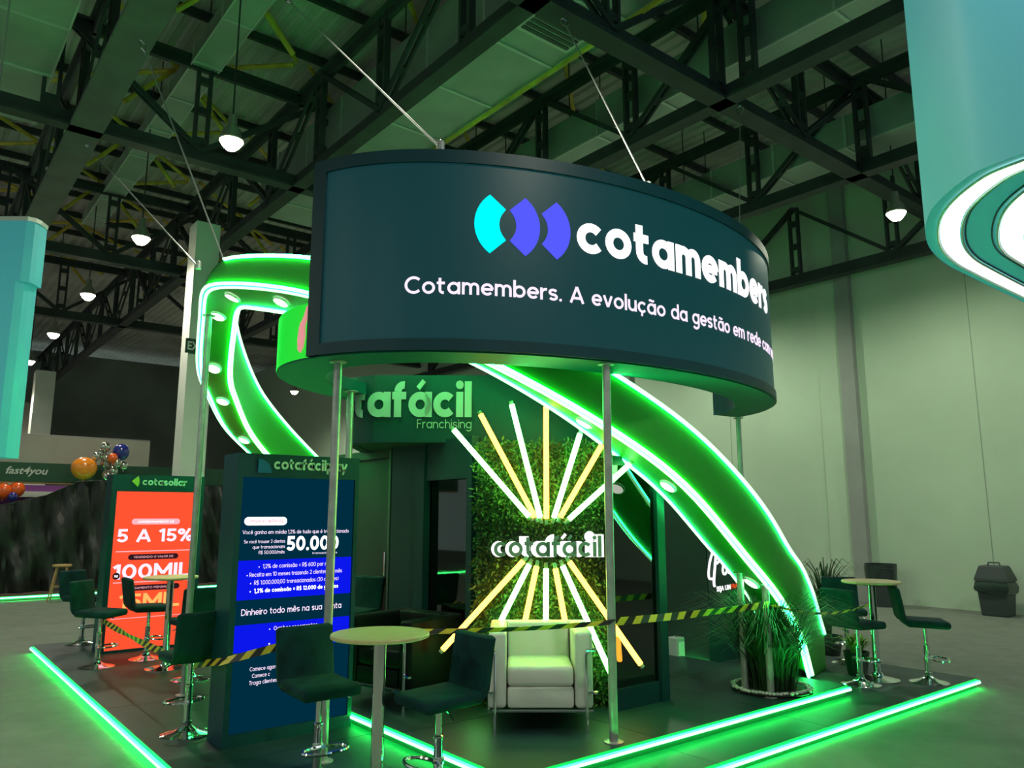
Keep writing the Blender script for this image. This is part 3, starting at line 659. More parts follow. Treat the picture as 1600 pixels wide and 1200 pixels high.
RU = [(0,.02),(1.45,.2),(1.75,.82),(2.26,1.09),(3.13,1.36),(3.89,1.81),(4.91,2.44),(5.7,2.87),(6.4,3.25),(7.2,3.62),(7.99,3.93),(8.6,4.03),(9,4.07),(9.5,4.12),(10.1,4.12),(10.7,4.0),(11.2,3.78),(11.5,3.62),(11.93,3.36),(12.41,3.09),(13.03,2.66),(14.0,2.05),(15,1.5)]
def smooth(tab, s, h=0.22): return sum(interp(s+d*h, tab) for d in (-1,-.5,0,.5,1))/5
RI = []; RN = []
for i, p in enumerate(RC):
    a, b = RC[max(i-1,0)], RC[min(i+1,len(RC)-1)]; t = Vector((b[0]-a[0], b[1]-a[1])).normalized(); nn = Vector((t.y, -t.x)); w = interp(RS[i], RW)
    RI.append((p[0]+nn.x*w, p[1]+nn.y*w)); RN.append(nn)
ZF = 0.004
zl = [max(ZF, smooth(RL, s)) for s in RS]; zu = [max(ZF+0.01, smooth(RU, s)) for s in RS]
RD = [(0,.4),(2.57,.36),(3.52,.19),(4.08,.14),(4.53,.11),(5.2,0),(7,0),(7.9,-.15),(9.4,-.13),(10.3,-.08),(12,-.05),(20,0)]      # the soffit tilts: up towards its inner edge near the foot, down at the turn
zo = [u if s <= 8.85 else max(l+0.03, min(u, 4.06-(s-8.85)*0.28 if s < 9.7 else l+0.03+max(0, s-10.8)*0.3)) for s, u, l in zip(RS, zu, zl)]   # outer face: cut away at the turn
zi = [max(ZF, smooth(RL, s)+smooth(RD, s)) for s in RS]
idx = [i for i, s in enumerate(RS) if s >= 1.45]
rib = thing('green_light_ribbon', 'big green spiral ribbon arch edged with glowing green light tubes', 'arch', (7.85, 4.62, 0.0)); RO = Vector((7.85, 4.62, 0.0))
V3 = lambda p, z: Vector((p[0], p[1], z))-RO
def band(name, A, zA, B, zB, th, nrm):                     # a thin panel between two edge curves
    q = G(); rows = []
    for i in idx:
        n = nrm(i)*th; a, b = V3(A[i], zA[i]), V3(B[i], zB[i]); rows.append([a, b, b+n, a+n])
    q.rows(rows, 0, True); m = len(q.v); q.f += [(0,1,2,3), (m-1,m-2,m-3,m-4)]; q.mi += [0,0]
    return q.build(name, M['green'], rib, True)
nin = lambda i: Vector((RN[i].x, RN[i].y, 0))
band('outer_face', RC, zl, RC, zo, 0.02, nin)
band('inner_face', RI, zi, RI, zu, -0.02, nin)
sof = band('soffit', RC, zl, RI, zi, 0.02, lambda i: Vector((0,0,1)))
band('top_panel', RC, zo, RI, zu, -0.02, lambda i: Vector((0,0,1)))
def ledline(P, Z, s0, s1, n, off):
    ii = [i for i in idx if s0 <= RS[i] <= s1 and Z[i] > 0.03]
    led('light_tube', [V3(P[i], Z[i])+off(i) for i in ii], [n(i) for i in ii], rib, 0.0122)
out = lambda i: -nin(i); dn = lambda i: Vector((0,0,-1)); 
ledline(RC, zo, 1.45, 8.9, out, lambda i: Vector((0,0,-0.015)))
ledline(RC, zl, 2.2, 15, out, lambda i: Vector((0,0,0.018)))
ledline(RC, zl, 2.2, 15, dn, lambda i: nin(i)*0.028)
ledline(RI, zi, 2.2, 15, dn, lambda i: -nin(i)*0.012)
ledline(RI, zu, 7.5, 15, nin, lambda i: Vector((0,0,-0.015)))
ledline(RI, zi, 7.5, 15, nin, lambda i: Vector((0,0,0.018)))
q = G(); q.lathe([(0.0, -0.016), (0.066, -0.016), (0.068, -0.004)], 18); DL = q.mesh('downlight_lens', M['downlight'])
q = G(); q.lathe([(0.068, -0.015), (0.078, -0.012), (0.082, 0.0)], 18, caps=False); DT = q.mesh('downlight', M['trim_white'])
for s in (3.6, 4.95, 5.9, 6.85, 8.35, 9.0, 9.75, 10.5, 11.3, 12.0, 13.0, 14.0):
    i = min(range(len(RS)), key=lambda k: abs(RS[k]-s)); c = (Vector(RC[i])+Vector(RI[i]))/2
    t3 = (V3(RC[i+1], zl[i+1])-V3(RC[i-1], zl[i-1])).normalized(); x3 = (V3(RI[i], zi[i])-V3(RC[i], zl[i])).normalized(); n3 = x3.cross(t3); n3 = n3 if n3.z > 0 else -n3; zc = (zl[i]+zi[i])/2
    fr = Matrix.Translation(V3(c, zc)-n3*0.006) @ frame((0,0,0), t3, n3.cross(t3))
    d = put('downlight', DT, rib, mtx=fr); put('downlight_lens', DL, d)

# ================================================================ the booth room: facade, walls, glass, hedge, neon
room = thing('booth_room', 'dark green booth room with glass panes and a curved facade under the sign', 'booth', (4.2, 5.6, 0.10)); MO = Vector((4.2, 5.6, 0.10))
def wallseg(name, p0, p1, z0, z1, th, m, parent=room):
    d = Vector((p1[0]-p0[0], p1[1]-p0[1], 0)); L = d.length; d.normalize(); n = Vector((-d.y, d.x, 0))
    q = G(); q.add([Vector((*p0, z0))-MO, Vector((*p1, z0))-MO, Vector((*p1, z0))+n*th-MO, Vector((*p0, z0))+n*th-MO, Vector((*p0, z1))-MO, Vector((*p1, z1))-MO, Vector((*p1, z1))+n*th-MO, Vector((*p0, z1))+n*th-MO],
        [(0,3,2,1),(4,5,6,7),(0,1,5,4),(1,2,6,5),(2,3,7,6),(3,0,4,7)]); return q.build(name, M[m], parent)
# facade: straight face towards the corner, rounded at its left end
fp = [(4.36, 5.86), (3.66, 6.42), (3.53, 6.55), (3.47, 6.70), (3.48, 6.86), (3.56, 7.02), (4.1, 7.75)]
fp = catmull(fp, 6)
fin = []
for i, p in enumerate(fp):
    a, b = fp[max(i-1,0)], fp[min(i+1,len(fp)-1)]; t = Vector((b[0]-a[0], b[1]-a[1])).normalized(); fin.append((p[0]+t.y*0.10, p[1]-t.x*0.10))
q = G(); q.sweep(fp, 2.37, 3.02, fin); fas = rel(q, MO).build('facade', M['wall_panel'], room, True)
q = G(); q.add([Vector((*p, 2.375))-MO for p in fp]+[Vector((4.36, 7.75, 2.375))-MO], [tuple(range(len(fp)+1))]); q.build('facade_soffit', M['dark_room'], room)
fa = [0.0]
for a, b in zip(fp, fp[1:]): fa.append(fa[-1]+hypot(b[0]-a[0], b[1]-a[1]))
def on_facade(u, v, w, z0=0.0, s0=0.0):
    s = max(0.0, min(fa[-1]-1e-5, s0-u)); k = max(i for i in range(len(fa)) if fa[i] <= s+1e-9); k = min(k, len(fp)-2)
    f = (s-fa[k])/(fa[k+1]-fa[k]); a, b = Vector(fp[k]), Vector(fp[k+1]); p = a+(b-a)*f; t = (b-a).normalized(); n = Vector((-t.y, t.x))
    return Vector((p.x+n.x*(w+0.003), p.y+n.y*(w+0.003), z0+v))-MO
FL = lambda u, v, w: on_facade(u, v, w, 2.61, 1.72)
geo_text('cotafácil', 'letter_green', fas, 1.62, 0.245, 0.30, FL, ext=0.02, gap=0.06)
geo_text('Franchising', 'letter_green', fas, 0.52, 0.062, 0.15, lambda u, v, w: on_facade(u, v, w, 2.505, 0.62), ext=0.008, gap=0.16)
# left side of the room: glass pane, posts, doorway
wallseg('post', (4.15, 5.62), (4.15, 5.70), 0.1, 2.4, 0.08, 'wall_panel')
wallseg('glass_pane', (4.17, 5.70), (4.17, 6.42), 0.16, 2.02, 0.012, 'glass')
wallseg('rail', (4.15, 5.70), (4.15, 6.42), 0.1, 0.16, 0.06, 'wall_panel'); wallseg('rail', (4.15, 5.70), (4.15, 6.42), 2.02, 2.4, 0.06, 'wall_panel')
wallseg('wall_panel', (4.15, 6.42), (4.10, 6.95), 0.1, 2.4, 0.08, 'wall_panel')
wallseg('wall_panel', (4.10, 6.95), (4.25, 7.25), 0.1, 2.4, 0.08, 'dark_room')
wallseg('door_leaf', (4.25, 7.25), (4.25, 8.6), 0.1, 2.4, 0.05, 'dark_room')
wallseg('wall_panel', (4.25, 8.6), (5.50, 8.6), 0.1, 2.3, 0.05, 'dark_room')
wallseg('roof_slab', (4.16, 5.6), (4.16, 8.6), 2.30, 2.38, -1.3, 'dark_room')
q = G(); q.box(0, 0.025, 0, 0.025, 0, 1); 
q = G(); q.tube([(4.22, 7.35, 1.0), (4.19, 7.35, 1.0), (4.19, 7.35, 1.3), (4.22, 7.35, 1.3)], 0.012, 6); rel(q, MO).build('door_handle', M['chrome'], room)
# front right: glass between hedge and corner post
wallseg('glass_pane', (4.86, 4.66), (5.40, 4.66), 0.27, 2.12, 0.012, 'glass')
wallseg('rail', (4.86, 4.64), (5.40, 4.64), 0.1, 0.27, 0.06, 'wall_panel'); wallseg('rail', (4.86, 4.64), (5.40, 4.64), 2.12, 2.2, 0.06, 'wall_panel')
wallseg('post', (5.40, 4.62), (5.50, 4.62), 0.1, 2.2, 0.10, 'wall_panel')
wallseg('glass_pane', (5.47, 4.74), (5.47, 5.9), 0.2, 2.2, -0.012, 'glass')
wallseg('wall_panel', (5.50, 5.9), (5.50, 8.6), 0.1, 2.25, 0.05, 'dark_room')
wallseg('window_board', (4.95, 5.6), (5.42, 5.6), 1.6, 2.0, 0.03, 'wall_panel'); wallseg('window_board', (4.95, 5.6), (5.42, 5.6), 0.7, 1.1, 0.03, 'wall_panel')
wallseg('wall_panel', (4.36, 5.86), (5.25, 5.14), 0.1, 3.02, 0.08, 'wall_panel')
# chamfer wall behind the hedge; hedge faces the visitor
FWD = Vector((cos(HEAD), sin(HEAD), 0)); RGT = Vector((sin(HEAD), -cos(HEAD), 0))
def at(lat, fd, z): return RGT*lat+FWD*fd+Vector((0,0,z))
HO = at(0.285, 6.82, 0.10)
hedge = thing('hedge_panel', 'tall artificial hedge panel behind the neon tubes and armchair', 'hedge', HO, HEAD-pi/2)
q = G(); q.box(-0.60, 0.58, 0.03, 0.10, 0, 2.22); q.build('backing_board', M['backing'], hedge)
q = G(); rng = random.Random(5)
for k in range(13000):
    x = rng.uniform(-0.62, 0.60); z = rng.uniform(0.0, 2.24); y = rng.uniform(-0.02, 0.03)
    a = rng.uniform(0, 2*pi); tilt = rng.uniform(0.2, 1.0); L = rng.uniform(0.028, 0.065); w = L*rng.uniform(0.12, 0.22)
    d = Vector((cos(a)*cos(tilt), -sin(tilt), sin(a)*cos(tilt))); s = d.cross(Vector((rng.uniform(-1,1), rng.uniform(-1,1), rng.uniform(-1,1)))).normalized()*w
    p = Vector((x, y, z)); q.add([p-s*.3, p+d*L*0.5-s, p+d*L, p+d*L*0.5+s], [(0,1,2,3)])
q.build('foliage', M['leaf'], hedge, kind='stuff')
# neon tubes
SF = 6.70
def neon(label, a, b, m, grp):
    A_, B_ = at(a[0], SF, a[1]), at(b[0], SF, b[1]); c = (A_+B_)/2
    d = (B_-A_).normalized(); L = (B_-A_).length
    t = thing('neon_tube', label, 'neon tube', c, 0, grp)
    g = G(); g.tube([A_-c+d*0.05, B_-c-d*0.03], 0.0235, 10); g.build('glowing_tube', M[m], t, True)
    g = G(); g.tube([A_-c, A_-c+d*0.05], 0.015, 8); g.build('end_cap', M['neon_cap'], t)
    g = G(); g.tube([B_-c-d*0.03, B_-c], 0.018, 8); g.build('end_cap', M['neon_cap'], t)
    for f in (0.25, 0.75):
        p = A_-c+d*L*f; g = G(); g.tube([p, p+FWD*0.12], 0.008, 5); g.build('clip', M['neon_cap'], t)
UP = [((.18,1.64),(-.53,2.45),'neon_green','first'),((.22,1.63),(-.29,2.59),'neon_yellow','second'),((.255,1.62),(-.01,2.68),'neon_green','third'),((.295,1.61),(.30,2.66),'neon_yellow','fourth'),((.345,1.62),(.605,2.42),'neon_green','fifth'),((.39,1.63),(.80,2.32),'neon_yellow','sixth'),((.45,1.62),(1.05,2.15),'neon_green','seventh')]
DNN = [((.13,1.34),(-.60,.56),'neon_yellow','first'),((.17,1.32),(-.35,.32),'neon_green','second'),((.22,1.31),(.02,.40),'neon_yellow','third'),((.29,1.29),(.28,.40),'neon_green','fourth'),((.36,1.29),(.52,.40),'neon_yellow','fifth'),((.41,1.31),(.85,.33),'neon_green','sixth'),((.46,1.34),(1.09,.44),'neon_yellow','seventh')]
cn = {'neon_green': 'white-green', 'neon_yellow': 'warm yellow'}
for a, b, m, o in UP: neon(f'{cn[m]} neon tube, {o} from the left of the rays above the sign', a, b, m, 'neon rays above the small sign')
for a, b, m, o in DNN: neon(f'{cn[m]} neon tube, {o} from the left of the rays below the sign', a, b, m, 'neon rays below the small sign')
so = at(0.305, 6.72, 1.38); sg = thing('backlit_name_sign', 'small backlit name sign with grey letters in the middle of the neon rays', 'sign', so, HEAD-pi/2)
fr0 = frame((-0.48, 0.03, -0.035), (1,0,0), (0,0,1))
geo_text('cotafácil', 'halo', sg, 0.97, 0.135, 0.62, on_plane(frame((-0.485, 0.03, -0.045), (1,0,0), (0,0,1))), ext=0.006, gap=0.0, name='glowing_halo')
geo_text('cotafácil', 'sign_grey', sg, 0.92, 0.125, 0.24, on_plane(frame((-0.46, 0.0, -0.04), (1,0,0), (0,0,1))), ext=0.02, gap=0.12, name='sign_letter')
q = G(); q.box(-0.46, 0.46, 0.035, 0.10, -0.02, 0.02); q.build('mounting_rail', M['backing'], sg)

# ================================================================ totems
def totem(name, label, x0, x1, y0, y1, h, sx0, sx1, sz0, sz1):
    t = thing(name, label, 'totem', (x0, y0, 0)); w = x1-x0; d = y1-y0
    q = G(); q.box(0, w, 0.04, d, 0, h); q.build('cabinet', M['teal_dark'], t)
    a, b = sx0-x0, sx1-x0
    for nm, X0, X1, Z0, Z1 in (('header', 0, w, sz1, h), ('frame_rail', 0, w, 0, sz0), ('frame_rail', 0, a, sz0, sz1), ('frame_rail', b, w, sz0, sz1)):
        q = G(); q.box(X0, X1, 0, 0.04, Z0, Z1); o = q.build(nm, M['teal_dark'], t)
        if nm == 'header': head = o
    q = G(); q.box(a, b, 0.022, 0.04, sz0, sz1); return t, head, q
def panel(t, scr, x0, x1, z0, z1, m, lift, name='screen_block', r=None):
    q = G(); P = rounded(x0, x1, z0, z1, r if r else (z1-z0)/2) if r != 0 else [(x0,z0),(x1,z0),(x1,z1),(x0,z1)]
    q.prism(P, frame((0, 0.022-lift, 0), (1,0,0), (0,0,1)), -0.001); return q.build(name, M[m], scr)
def big(scr, body, x, z, m, width, cap, t=0.30, lift=0.004):
    geo_text(body, m, scr, width, cap/1.42, t, on_plane(frame((x, 0.022-lift, z), (1,0,0), (0,0,1))), ext=0.001, gap=0.13, name='figure')
def line(scr, body, x, z, m, width=None, height=None, align='LEFT', bold=0.0, lift=0.004, name='text_line', **k):
    return letters(body, 0, width=width, height=height, bold=bold, ext=0.001, align=align, xform=on_plane(frame((x, 0.022-lift, z), (1,0,0), (0,0,1))), res=2, **k).build(name, M[m], scr, kind='stuff')
# blue totem (front face y = 5.99)
BX, BY = 2.10, 5.98
t1, h1, q = totem('screen_totem', 'blue and navy screen totem with large figure, behind the front stool', BX, 3.14, BY, 6.31, 2.17, 2.145, 3.105, 0.09, 1.985)
s1 = q.build('screen', M['navy_scr'], t1)
L = lambda v: v-BX
geo_text('cotafácilpay', 'letter_white', h1, 0.64, 0.064, 0.27, on_plane(frame((L(2.385), 0, 2.052), (1,0,0), (0,0,1))), gap=0.10, name='header_letter')
q = G(); P = [(0,0),(0.11,0)]+[(0.11*cos(a*pi/16), 0.11*sin(a*pi/16)) for a in range(1, 9)]
q.prism(P, frame((L(2.255), -0.004, 2.02), (1,0,0), (0,0,1)), 0.006); q.build('header_logo', M['logo_blue'], h1)
panel(t1, s1, L(2.18), L(2.525), 1.612, 1.676, 'white_text', 0.001, 'text_pill')
geo_line('Simulação de Renda', 'pill_pink', s1, L(2.352), 1.634, 0.27, 0.026, t=0.22, align='CENTER')
geo_line('Você ganha em média 1,2% de tudo que é transacionado', 'pink_text', s1, L(2.62), 1.545, 0.90, 0.030, align='CENTER')
for k, t_ in enumerate(('Se você trouxer 2 clientes', 'que transacionam', 'R$ 50.000/mês')):
    geo_line(t_, 'pink_text', s1, L(2.515), 1.475-0.042*k, (0.33, 0.26, 0.21)[k], 0.026, align='RIGHT')
big(s1, '50.000', L(2.53), 1.410, 'white_text', 0.45, 0.115)
geo_line('transacionados', 'pink_text', s1, L(2.97), 1.378, 0.22, 0.016, align='RIGHT')
panel(t1, s1, L(2.147), L(3.102), 1.05, 1.345, 'blue_scr', 0.001, r=0)
for k, (s, w) in enumerate((('•  1,2% de comissão = R$ 600 por mês', .62), ('• Receita em 10 meses trazendo 2 clientes por mês', .80), ('•  R$ 1.000.000,00 transacionados (20 clientes)', .74), ('•  1,2% de comissão = R$ 12.000 de ganhos', .74))):
    geo_line(s, 'pink_text' if k < 3 else 'white_text', s1, L(2.62), 1.282-0.061*k, w, 0.032, t=0.17 if k < 3 else 0.27, align='CENTER')
geo_line('Dinheiro todo mês na sua conta', 'pink_text', s1, L(2.61), 0.935, 0.83, 0.048, t=0.18, align='CENTER')
panel(t1, s1, L(2.147), L(3.102), 0.665, 0.865, 'blue_scr', 0.001, r=0)
geo_line('•  Ganhos recorrentes', 'pink_text', s1, L(2.62), 0.808, 0.40, 0.030, align='CENTER')
geo_line('•', 'pink_text', s1, L(2.42), 0.695, 0.014, 0.040)
for k, (s, w) in enumerate((('Comece agora', .22), ('Comece c', .14), ('Traga clientes', .22))):
    geo_line(s, 'pink_text', s1, L(2.285+(0.02 if k == 1 else 0)), 0.522-0.05*k, w, 0.030)
# red totem (front face y = 10.83)
RX, RY = 2.22, 10.83
t2, h2, q = totem('screen_totem', 'red-orange screen totem with percentage figures, behind the bar table', RX, 3.36, RY, 11.17, 2.20, 2.285, 3.29, 0.03, 1.985)
s2 = q.build('screen', M['red_scr'], t2); L = lambda v: v-RX
geo_text('cotasollar', 'letter_white', h2, 0.55, 0.068, 0.29, on_plane(frame((L(2.575), 0, 2.068), (1,0,0), (0,0,1))), gap=0.10, name='header_letter')
q = G(); q.prism([(0,0.06),(0.075,0.13),(0.09,0.08),(0.09,0.03),(0.075,-0.01)], frame((L(2.445), -0.004, 2.055), (1,0,0), (0,0,1)), 0.006); q.build('header_logo', M['logo_lime'], h2)
panel(t2, s2, L(2.49), L(3.08), 1.565, 1.64, 'salmon_scr', 0.001, 'text_pill'); line(s2, 'COMISSIONAMENTO DE', L(2.785), 1.588, 'white_text', width=0.44, height=0.026, align='CENTER')
big(s2, '5 A 15%', L(2.33), 1.345, 'pink_text', 0.93, 0.165, 0.27)
line(s2, 'das vendas', L(3.24), 1.29, 'pink_text', width=0.2, height=0.02, align='RIGHT') if False else None
panel(t2, s2, L(2.33), L(3.26), 1.222, 1.234, 'salmon_scr', 0.001, 'rule_line', r=0)
panel(t2, s2, L(2.48), L(3.09), 1.12, 1.19, 'black_scr', 0.001, 'text_pill'); line(s2, 'VENDENDO O VALOR DE', L(2.785), 1.142, 'salmon_scr', width=0.48, height=0.027, align='CENTER')
big(s2, '100MIL', L(2.32), 0.885, 'pink_text', 0.92, 0.185, 0.27)
panel(t2, s2, L(2.315), L(2.40), 0.885, 0.97, 'black_scr', 0.006, 'text_pill'); line(s2, 'R$', L(2.357), 0.915, 'white_text', height=0.026, align='CENTER', bold=0.02, lift=0.008)
panel(t2, s2, L(2.33), L(3.26), 0.838, 0.85, 'salmon_scr', 0.001, 'rule_line', r=0)
panel(t2, s2, L(2.44), L(3.13), 0.735, 0.805, 'black_scr', 0.001, 'text_pill'); line(s2, 'PAGAMENTO MENSAL DE', L(2.785), 0.757, 'salmon_scr', width=0.52, height=0.027, align='CENTER')
big(s2, '15MIL', L(2.42), 0.515, 'yellow_scr', 0.72, 0.185, 0.27)
panel(t2, s2, L(2.33), L(3.26), 0.40, 0.408, 'salmon_scr', 0.001, 'rule_line', r=0)
# ================================================================ bar stools
def make_stool(label, loc, rz, vel='velvet'):
    t = thing('bar_stool', label, 'stool', loc, rz, 'teal velvet bar stools with chrome bases')   # front towards local -Y
    q = G(); q.rbox(0.40, 0.41, 0.075, 0.03, Matrix.Translation((0, -0.005, 0.592)) @ Matrix.Rotation(radians(2), 4, 'X'), 3); q.build('seat', M[vel], t, True)
    q = G()
    rows = []
    for z, y in ((0.575, 0.150), (0.60, 0.195), (0.64, 0.222), (0.70, 0.232), (0.80, 0.246), (0.90, 0.262), (0.935, 0.268), (0.95, 0.27)):
        e = 0.012 if z > 0.93 else 0.0; hw = 0.20 - (0.02 if z > 0.94 else 0)
        th = 0.055 - (0.028 if z > 0.94 else 0)
        ring = []
        for (a, b) in ((-hw, .25), (-hw+.018, 0), (0, -.14), (hw-.018, 0), (hw, .25), (hw, .75), (hw-.018, 1), (0, .86), (-hw+.018, 1), (-hw, .75)):
            ring.append(Vector((a, y-th/2+b*th, z)))
        rows.append(ring)
    q.rows(rows, 0, True); n = len(rows[0]); m = len(q.v); q.f += [tuple(range(n-1, -1, -1)), tuple(range(m-n, m))]; q.mi += [0, 0]
    b = q.build('backrest', M[vel], t, True)
    q = G(); q.lathe([(0.0, 0.0), (0.19, 0.0), (0.19, 0.008), (0.16, 0.02), (0.09, 0.034), (0.05, 0.055), (0.034, 0.075)], 28); q.build('base', M['chrome'], t, True)
    q = G(); q.lathe([(0.034, 0.07), (0.036, 0.10), (0.028, 0.105), (0.028, 0.36), (0.030, 0.365), (0.030, 0.375), (0.019, 0.38), (0.019, 0.545), (0.06, 0.555)], 18); q.build('gas_column', M['chrome'], t, True)
    q = G(); pts = [(0.15*sin(a), -0.115-0.085*cos(a)*1.0, 0.235) for a in [2*pi*k/22 for k in range(22)]]
    q.tube([(x, y, z) for x, y, z in pts], 0.011, 6, 0, True); q.tube([(0, -0.03, 0.235), (0, 0.0, 0.235)], 0.011, 6)
    q.lathe([(0.033, 0.215), (0.036, 0.235), (0.033, 0.255)], 14); q.build('footrest', M['chrome'], t, True)
    q = G(); q.tube([(0.02, 0, 0.548), (0.14, -0.02, 0.535), (0.20, -0.03, 0.505)], 0.006, 6); q.build('lever', M['chrome'], t, True)
    return t
st0 = make_stool('teal velvet bar stool standing in front of the blue screen totem', (2.32, 4.86, 0), radians(0))
SG = 'teal velvet bar stools with chrome bases'
for loc, rz, lab in [
    ((2.76, 4.13, 0), radians(-90), 'teal velvet bar stool between the near bar table and the white armchair'),
    ((2.02, 6.56, 0), radians(180), 'dark bar stool seen from behind, touching the left side of the blue totem'),
    ((2.04, 9.96, 0), radians(45), 'front of the two bar stools at the outer left corner of the platform'),
    ((2.21, 11.80, 0), radians(30), 'bar stool behind the corner stool, farthest back on the left of the red totem'),
    ((2.60, 10.15, 0), radians(90), 'bar stool in profile before the red totem screen'),
    ((2.66, 8.62, 0), radians(180), 'bar stool half hidden between the red totem table and the blue totem'),
    ((3.85, 7.40, 0.10), radians(-70), 'bar stool right of the blue totem, in the booth doorway'),
    ((7.86, 4.13, 0), radians(80), 'bar stool seen from behind, left of the far bar table by the grass'),
    ((8.86, 4.78, 0), radians(-50), 'bar stool behind the far bar table, its back toward the hall bin'),
    ((8.50, 3.74, 0), radians(35), 'bar stool turned away at the right of the far bar table')]:
    dup(st0, loc, rz, lab, SG)
# ================================================================ bar tables
def make_table(label, loc):
    t = thing('bar_table', label, 'table', loc, 0, 'round wooden bar tables')
    q = G(); q.lathe([(0.0, 0.975), (0.283, 0.975), (0.292, 0.980), (0.292, 0.995), (0.288, 1.0), (0.0, 1.0)], 40); q.build('table_top', M['wood_top'], t, True)
    q = G(); q.lathe([(0.0, 0.958), (0.15, 0.960), (0.15, 0.974), (0.0, 0.975)], 24); q.build('top_plate', M['steel'], t)
    q = G(); q.lathe([(0.037, 0.03), (0.037, 0.96)], 20); q.build('column', M['chrome'], t, True)
    q = G(); q.lathe([(0.0, 0.0), (0.21, 0.0), (0.21, 0.008), (0.14, 0.024), (0.06, 0.04), (0.045, 0.07), (0.037, 0.075)], 30); q.build('base', M['chrome'], t, True)
    return t
tb = make_table('pale wood round bar table between the two front stools', (2.38, 4.20, 0))
dup(tb, (2.62, 9.42, 0), 0.5, 'pale wood round bar table in front of the red screen totem'); dup(tb, (8.24, 4.14, 0), 1.1, 'pale wood round bar table at the far right end of the platform')
# ================================================================ armchairs
def make_armchair(label, loc, rz, lea, grp=None):
    t = thing('armchair', label, 'armchair', loc, rz)
    W2 = 0.355
    q = G(); q.rbox(0.50, 0.60, 0.15, 0.022, Matrix.Translation((0, -0.03, 0.245)), 2); q.build('base_cushion', M[lea], t, True)
    q = G(); q.rbox(0.50, 0.58, 0.15, 0.035, Matrix.Translation((0, -0.035, 0.395)), 3); q.build('seat_cushion', M[lea], t, True)
    q = G(); q.rbox(0.50, 0.13, 0.36, 0.03, Matrix.Translation((0, 0.22, 0.545)) @ Matrix.Rotation(radians(-6), 4, 'X'), 3); q.build('back_cushion', M[lea], t, True)
    for s in (-1, 1):
        q = G(); q.rbox(0.135, 0.66, 0.55, 0.03, Matrix.Translation((s*0.325, -0.01, 0.445)), 3); a = q.build('arm_cushion', M[lea], t, True)
    q = G(); q.rbox(0.78, 0.07, 0.55, 0.02, Matrix.Translation((0, 0.305, 0.45)), 2); q.build('rear_cushion', M[lea], t, True)
    r = 0.0125
    for s in (-1, 1):
        x = s*0.372
        q = G(); q.tube([(x-s*0.03, -0.352, 0.0), (x-s*0.03, -0.352, 0.56), (x, -0.352, 0.592)], r, 8); q.build('front_leg', M['chrome'], t, True)
        q = G(); q.tube([(x+s*.035, -0.352, 0.592), (x+s*.035, 0.36, 0.592)], r, 8); q.tube([(x-s*0.03, -0.352, 0.592), (x+s*.035, -0.352, 0.592)], r, 8); q.build('arm_rail', M['chrome'], t, True)
        q = G(); q.tube([(x+s*.035, 0.36, 0.592), (x+s*.035, 0.36, 0.0)], r, 8); q.build('rear_leg', M['chrome'], t, True)
        q = G(); q.tube([(x+s*.035, -0.35, 0.29), (x-s*0.04, -0.35, 0.29)], 0.010, 8); q.lathe([(0,0),(0.018,0.004),(0.018,0.02),(0,0.024)], 10, (x+s*.035, -0.36, 0.278)); q.build('bracket', M['chrome'], t, True)
    q = G(); ring = [(-0.385, -0.345, 0.158), (0.385, -0.345, 0.158), (0.385, 0.35, 0.158), (-0.385, 0.35, 0.158)]; q.tube(ring, 0.011, 6, 0, True); q.build('base_frame', M['chrome'], t)
    return t
make_armchair('white leather armchair with chrome frame in front of the neon rays', at(0.215, 6.37, 0.10), HEAD-pi/2, 'white_leather')
make_armchair('black leather armchair with chrome arms in the shade by the glass', (3.70, 6.10, 0.10), radians(-75), 'black_leather')

# ================================================================ plants
def grass(label, loc, n, h, spread, m, name='ornamental_grass', tray=True, wide=0.006, seed=1, pot=None):
    t = thing(name, label, 'plant', loc); rng = random.Random(seed); z0 = 0.03
    if tray:
        q = G(); q.lathe([(0.0, 0.0), (0.34, 0.0), (0.36, 0.02), (0.33, 0.03), (0.0, 0.03)], 26); q.build('soil_tray', M['soil'], t, True)
        q = G()
        for k in range(70):
            a = 2*pi*k/70; rr = 0.335+rng.uniform(-.02, .02); q.rbox(0.035, 0.03, 0.025, 0.008, Matrix.Translation((rr*cos(a), rr*sin(a), 0.035)) @ Matrix.Rotation(a+rng.uniform(-.5,.5), 4, 'Z'), 1)
        q.build('pebble_rim', M['stone'], t, kind='stuff')
    if pot:
        q = G(); q.lathe([(0.0, 0.0), (pot*0.75, 0.0), (pot, 0.22), (pot*1.05, 0.24), (pot*0.95, 0.24), (pot*0.9, 0.2), (0, 0.2)], 20); q.build('pot', M['pot'], t, True); z0 = 0.2
    q = G()
    for k in range(n):
        a = rng.uniform(0, 2*pi); r0 = rng.uniform(0, 0.22 if tray else 0.05); H = h*rng.uniform(0.55, 1.1); S = spread*rng.uniform(0.2, 1.15)
        a2 = a+rng.uniform(-.5, .5); p0 = Vector((r0*cos(a), r0*sin(a), z0)); dv = Vector((cos(a2), sin(a2), 0)); s = Vector((-dv.y, dv.x, 0)); L = []; R = []
        for f in (0, .3, .55, .78, 1.0):
            c = p0+dv*S*f**1.7+Vector((0,0,H*(1-(1-f)**1.6)-H*0.28*f**4)); w = wide*(1-f*0.92)*(1.3 if f > 0 else .8); L.append(c-s*w); R.append(c+s*w)
        q.rows([L, R])
    q.build('foliage', M[m], t, kind='stuff'); return t
grass('dense clump of long dark ornamental grass at the foot of the ribbon', (6.55, 4.30, 0.10), 1300, 0.95, 0.72, 'leaf_dark', seed=2)
grass('small lime-green leafy plant in a dark pot behind the ribbon foot', (8.32, 4.40, 0.0), 160, 0.24, 0.18, 'leaf_lime', 'potted_plant', False, 0.016, 3, 0.13)
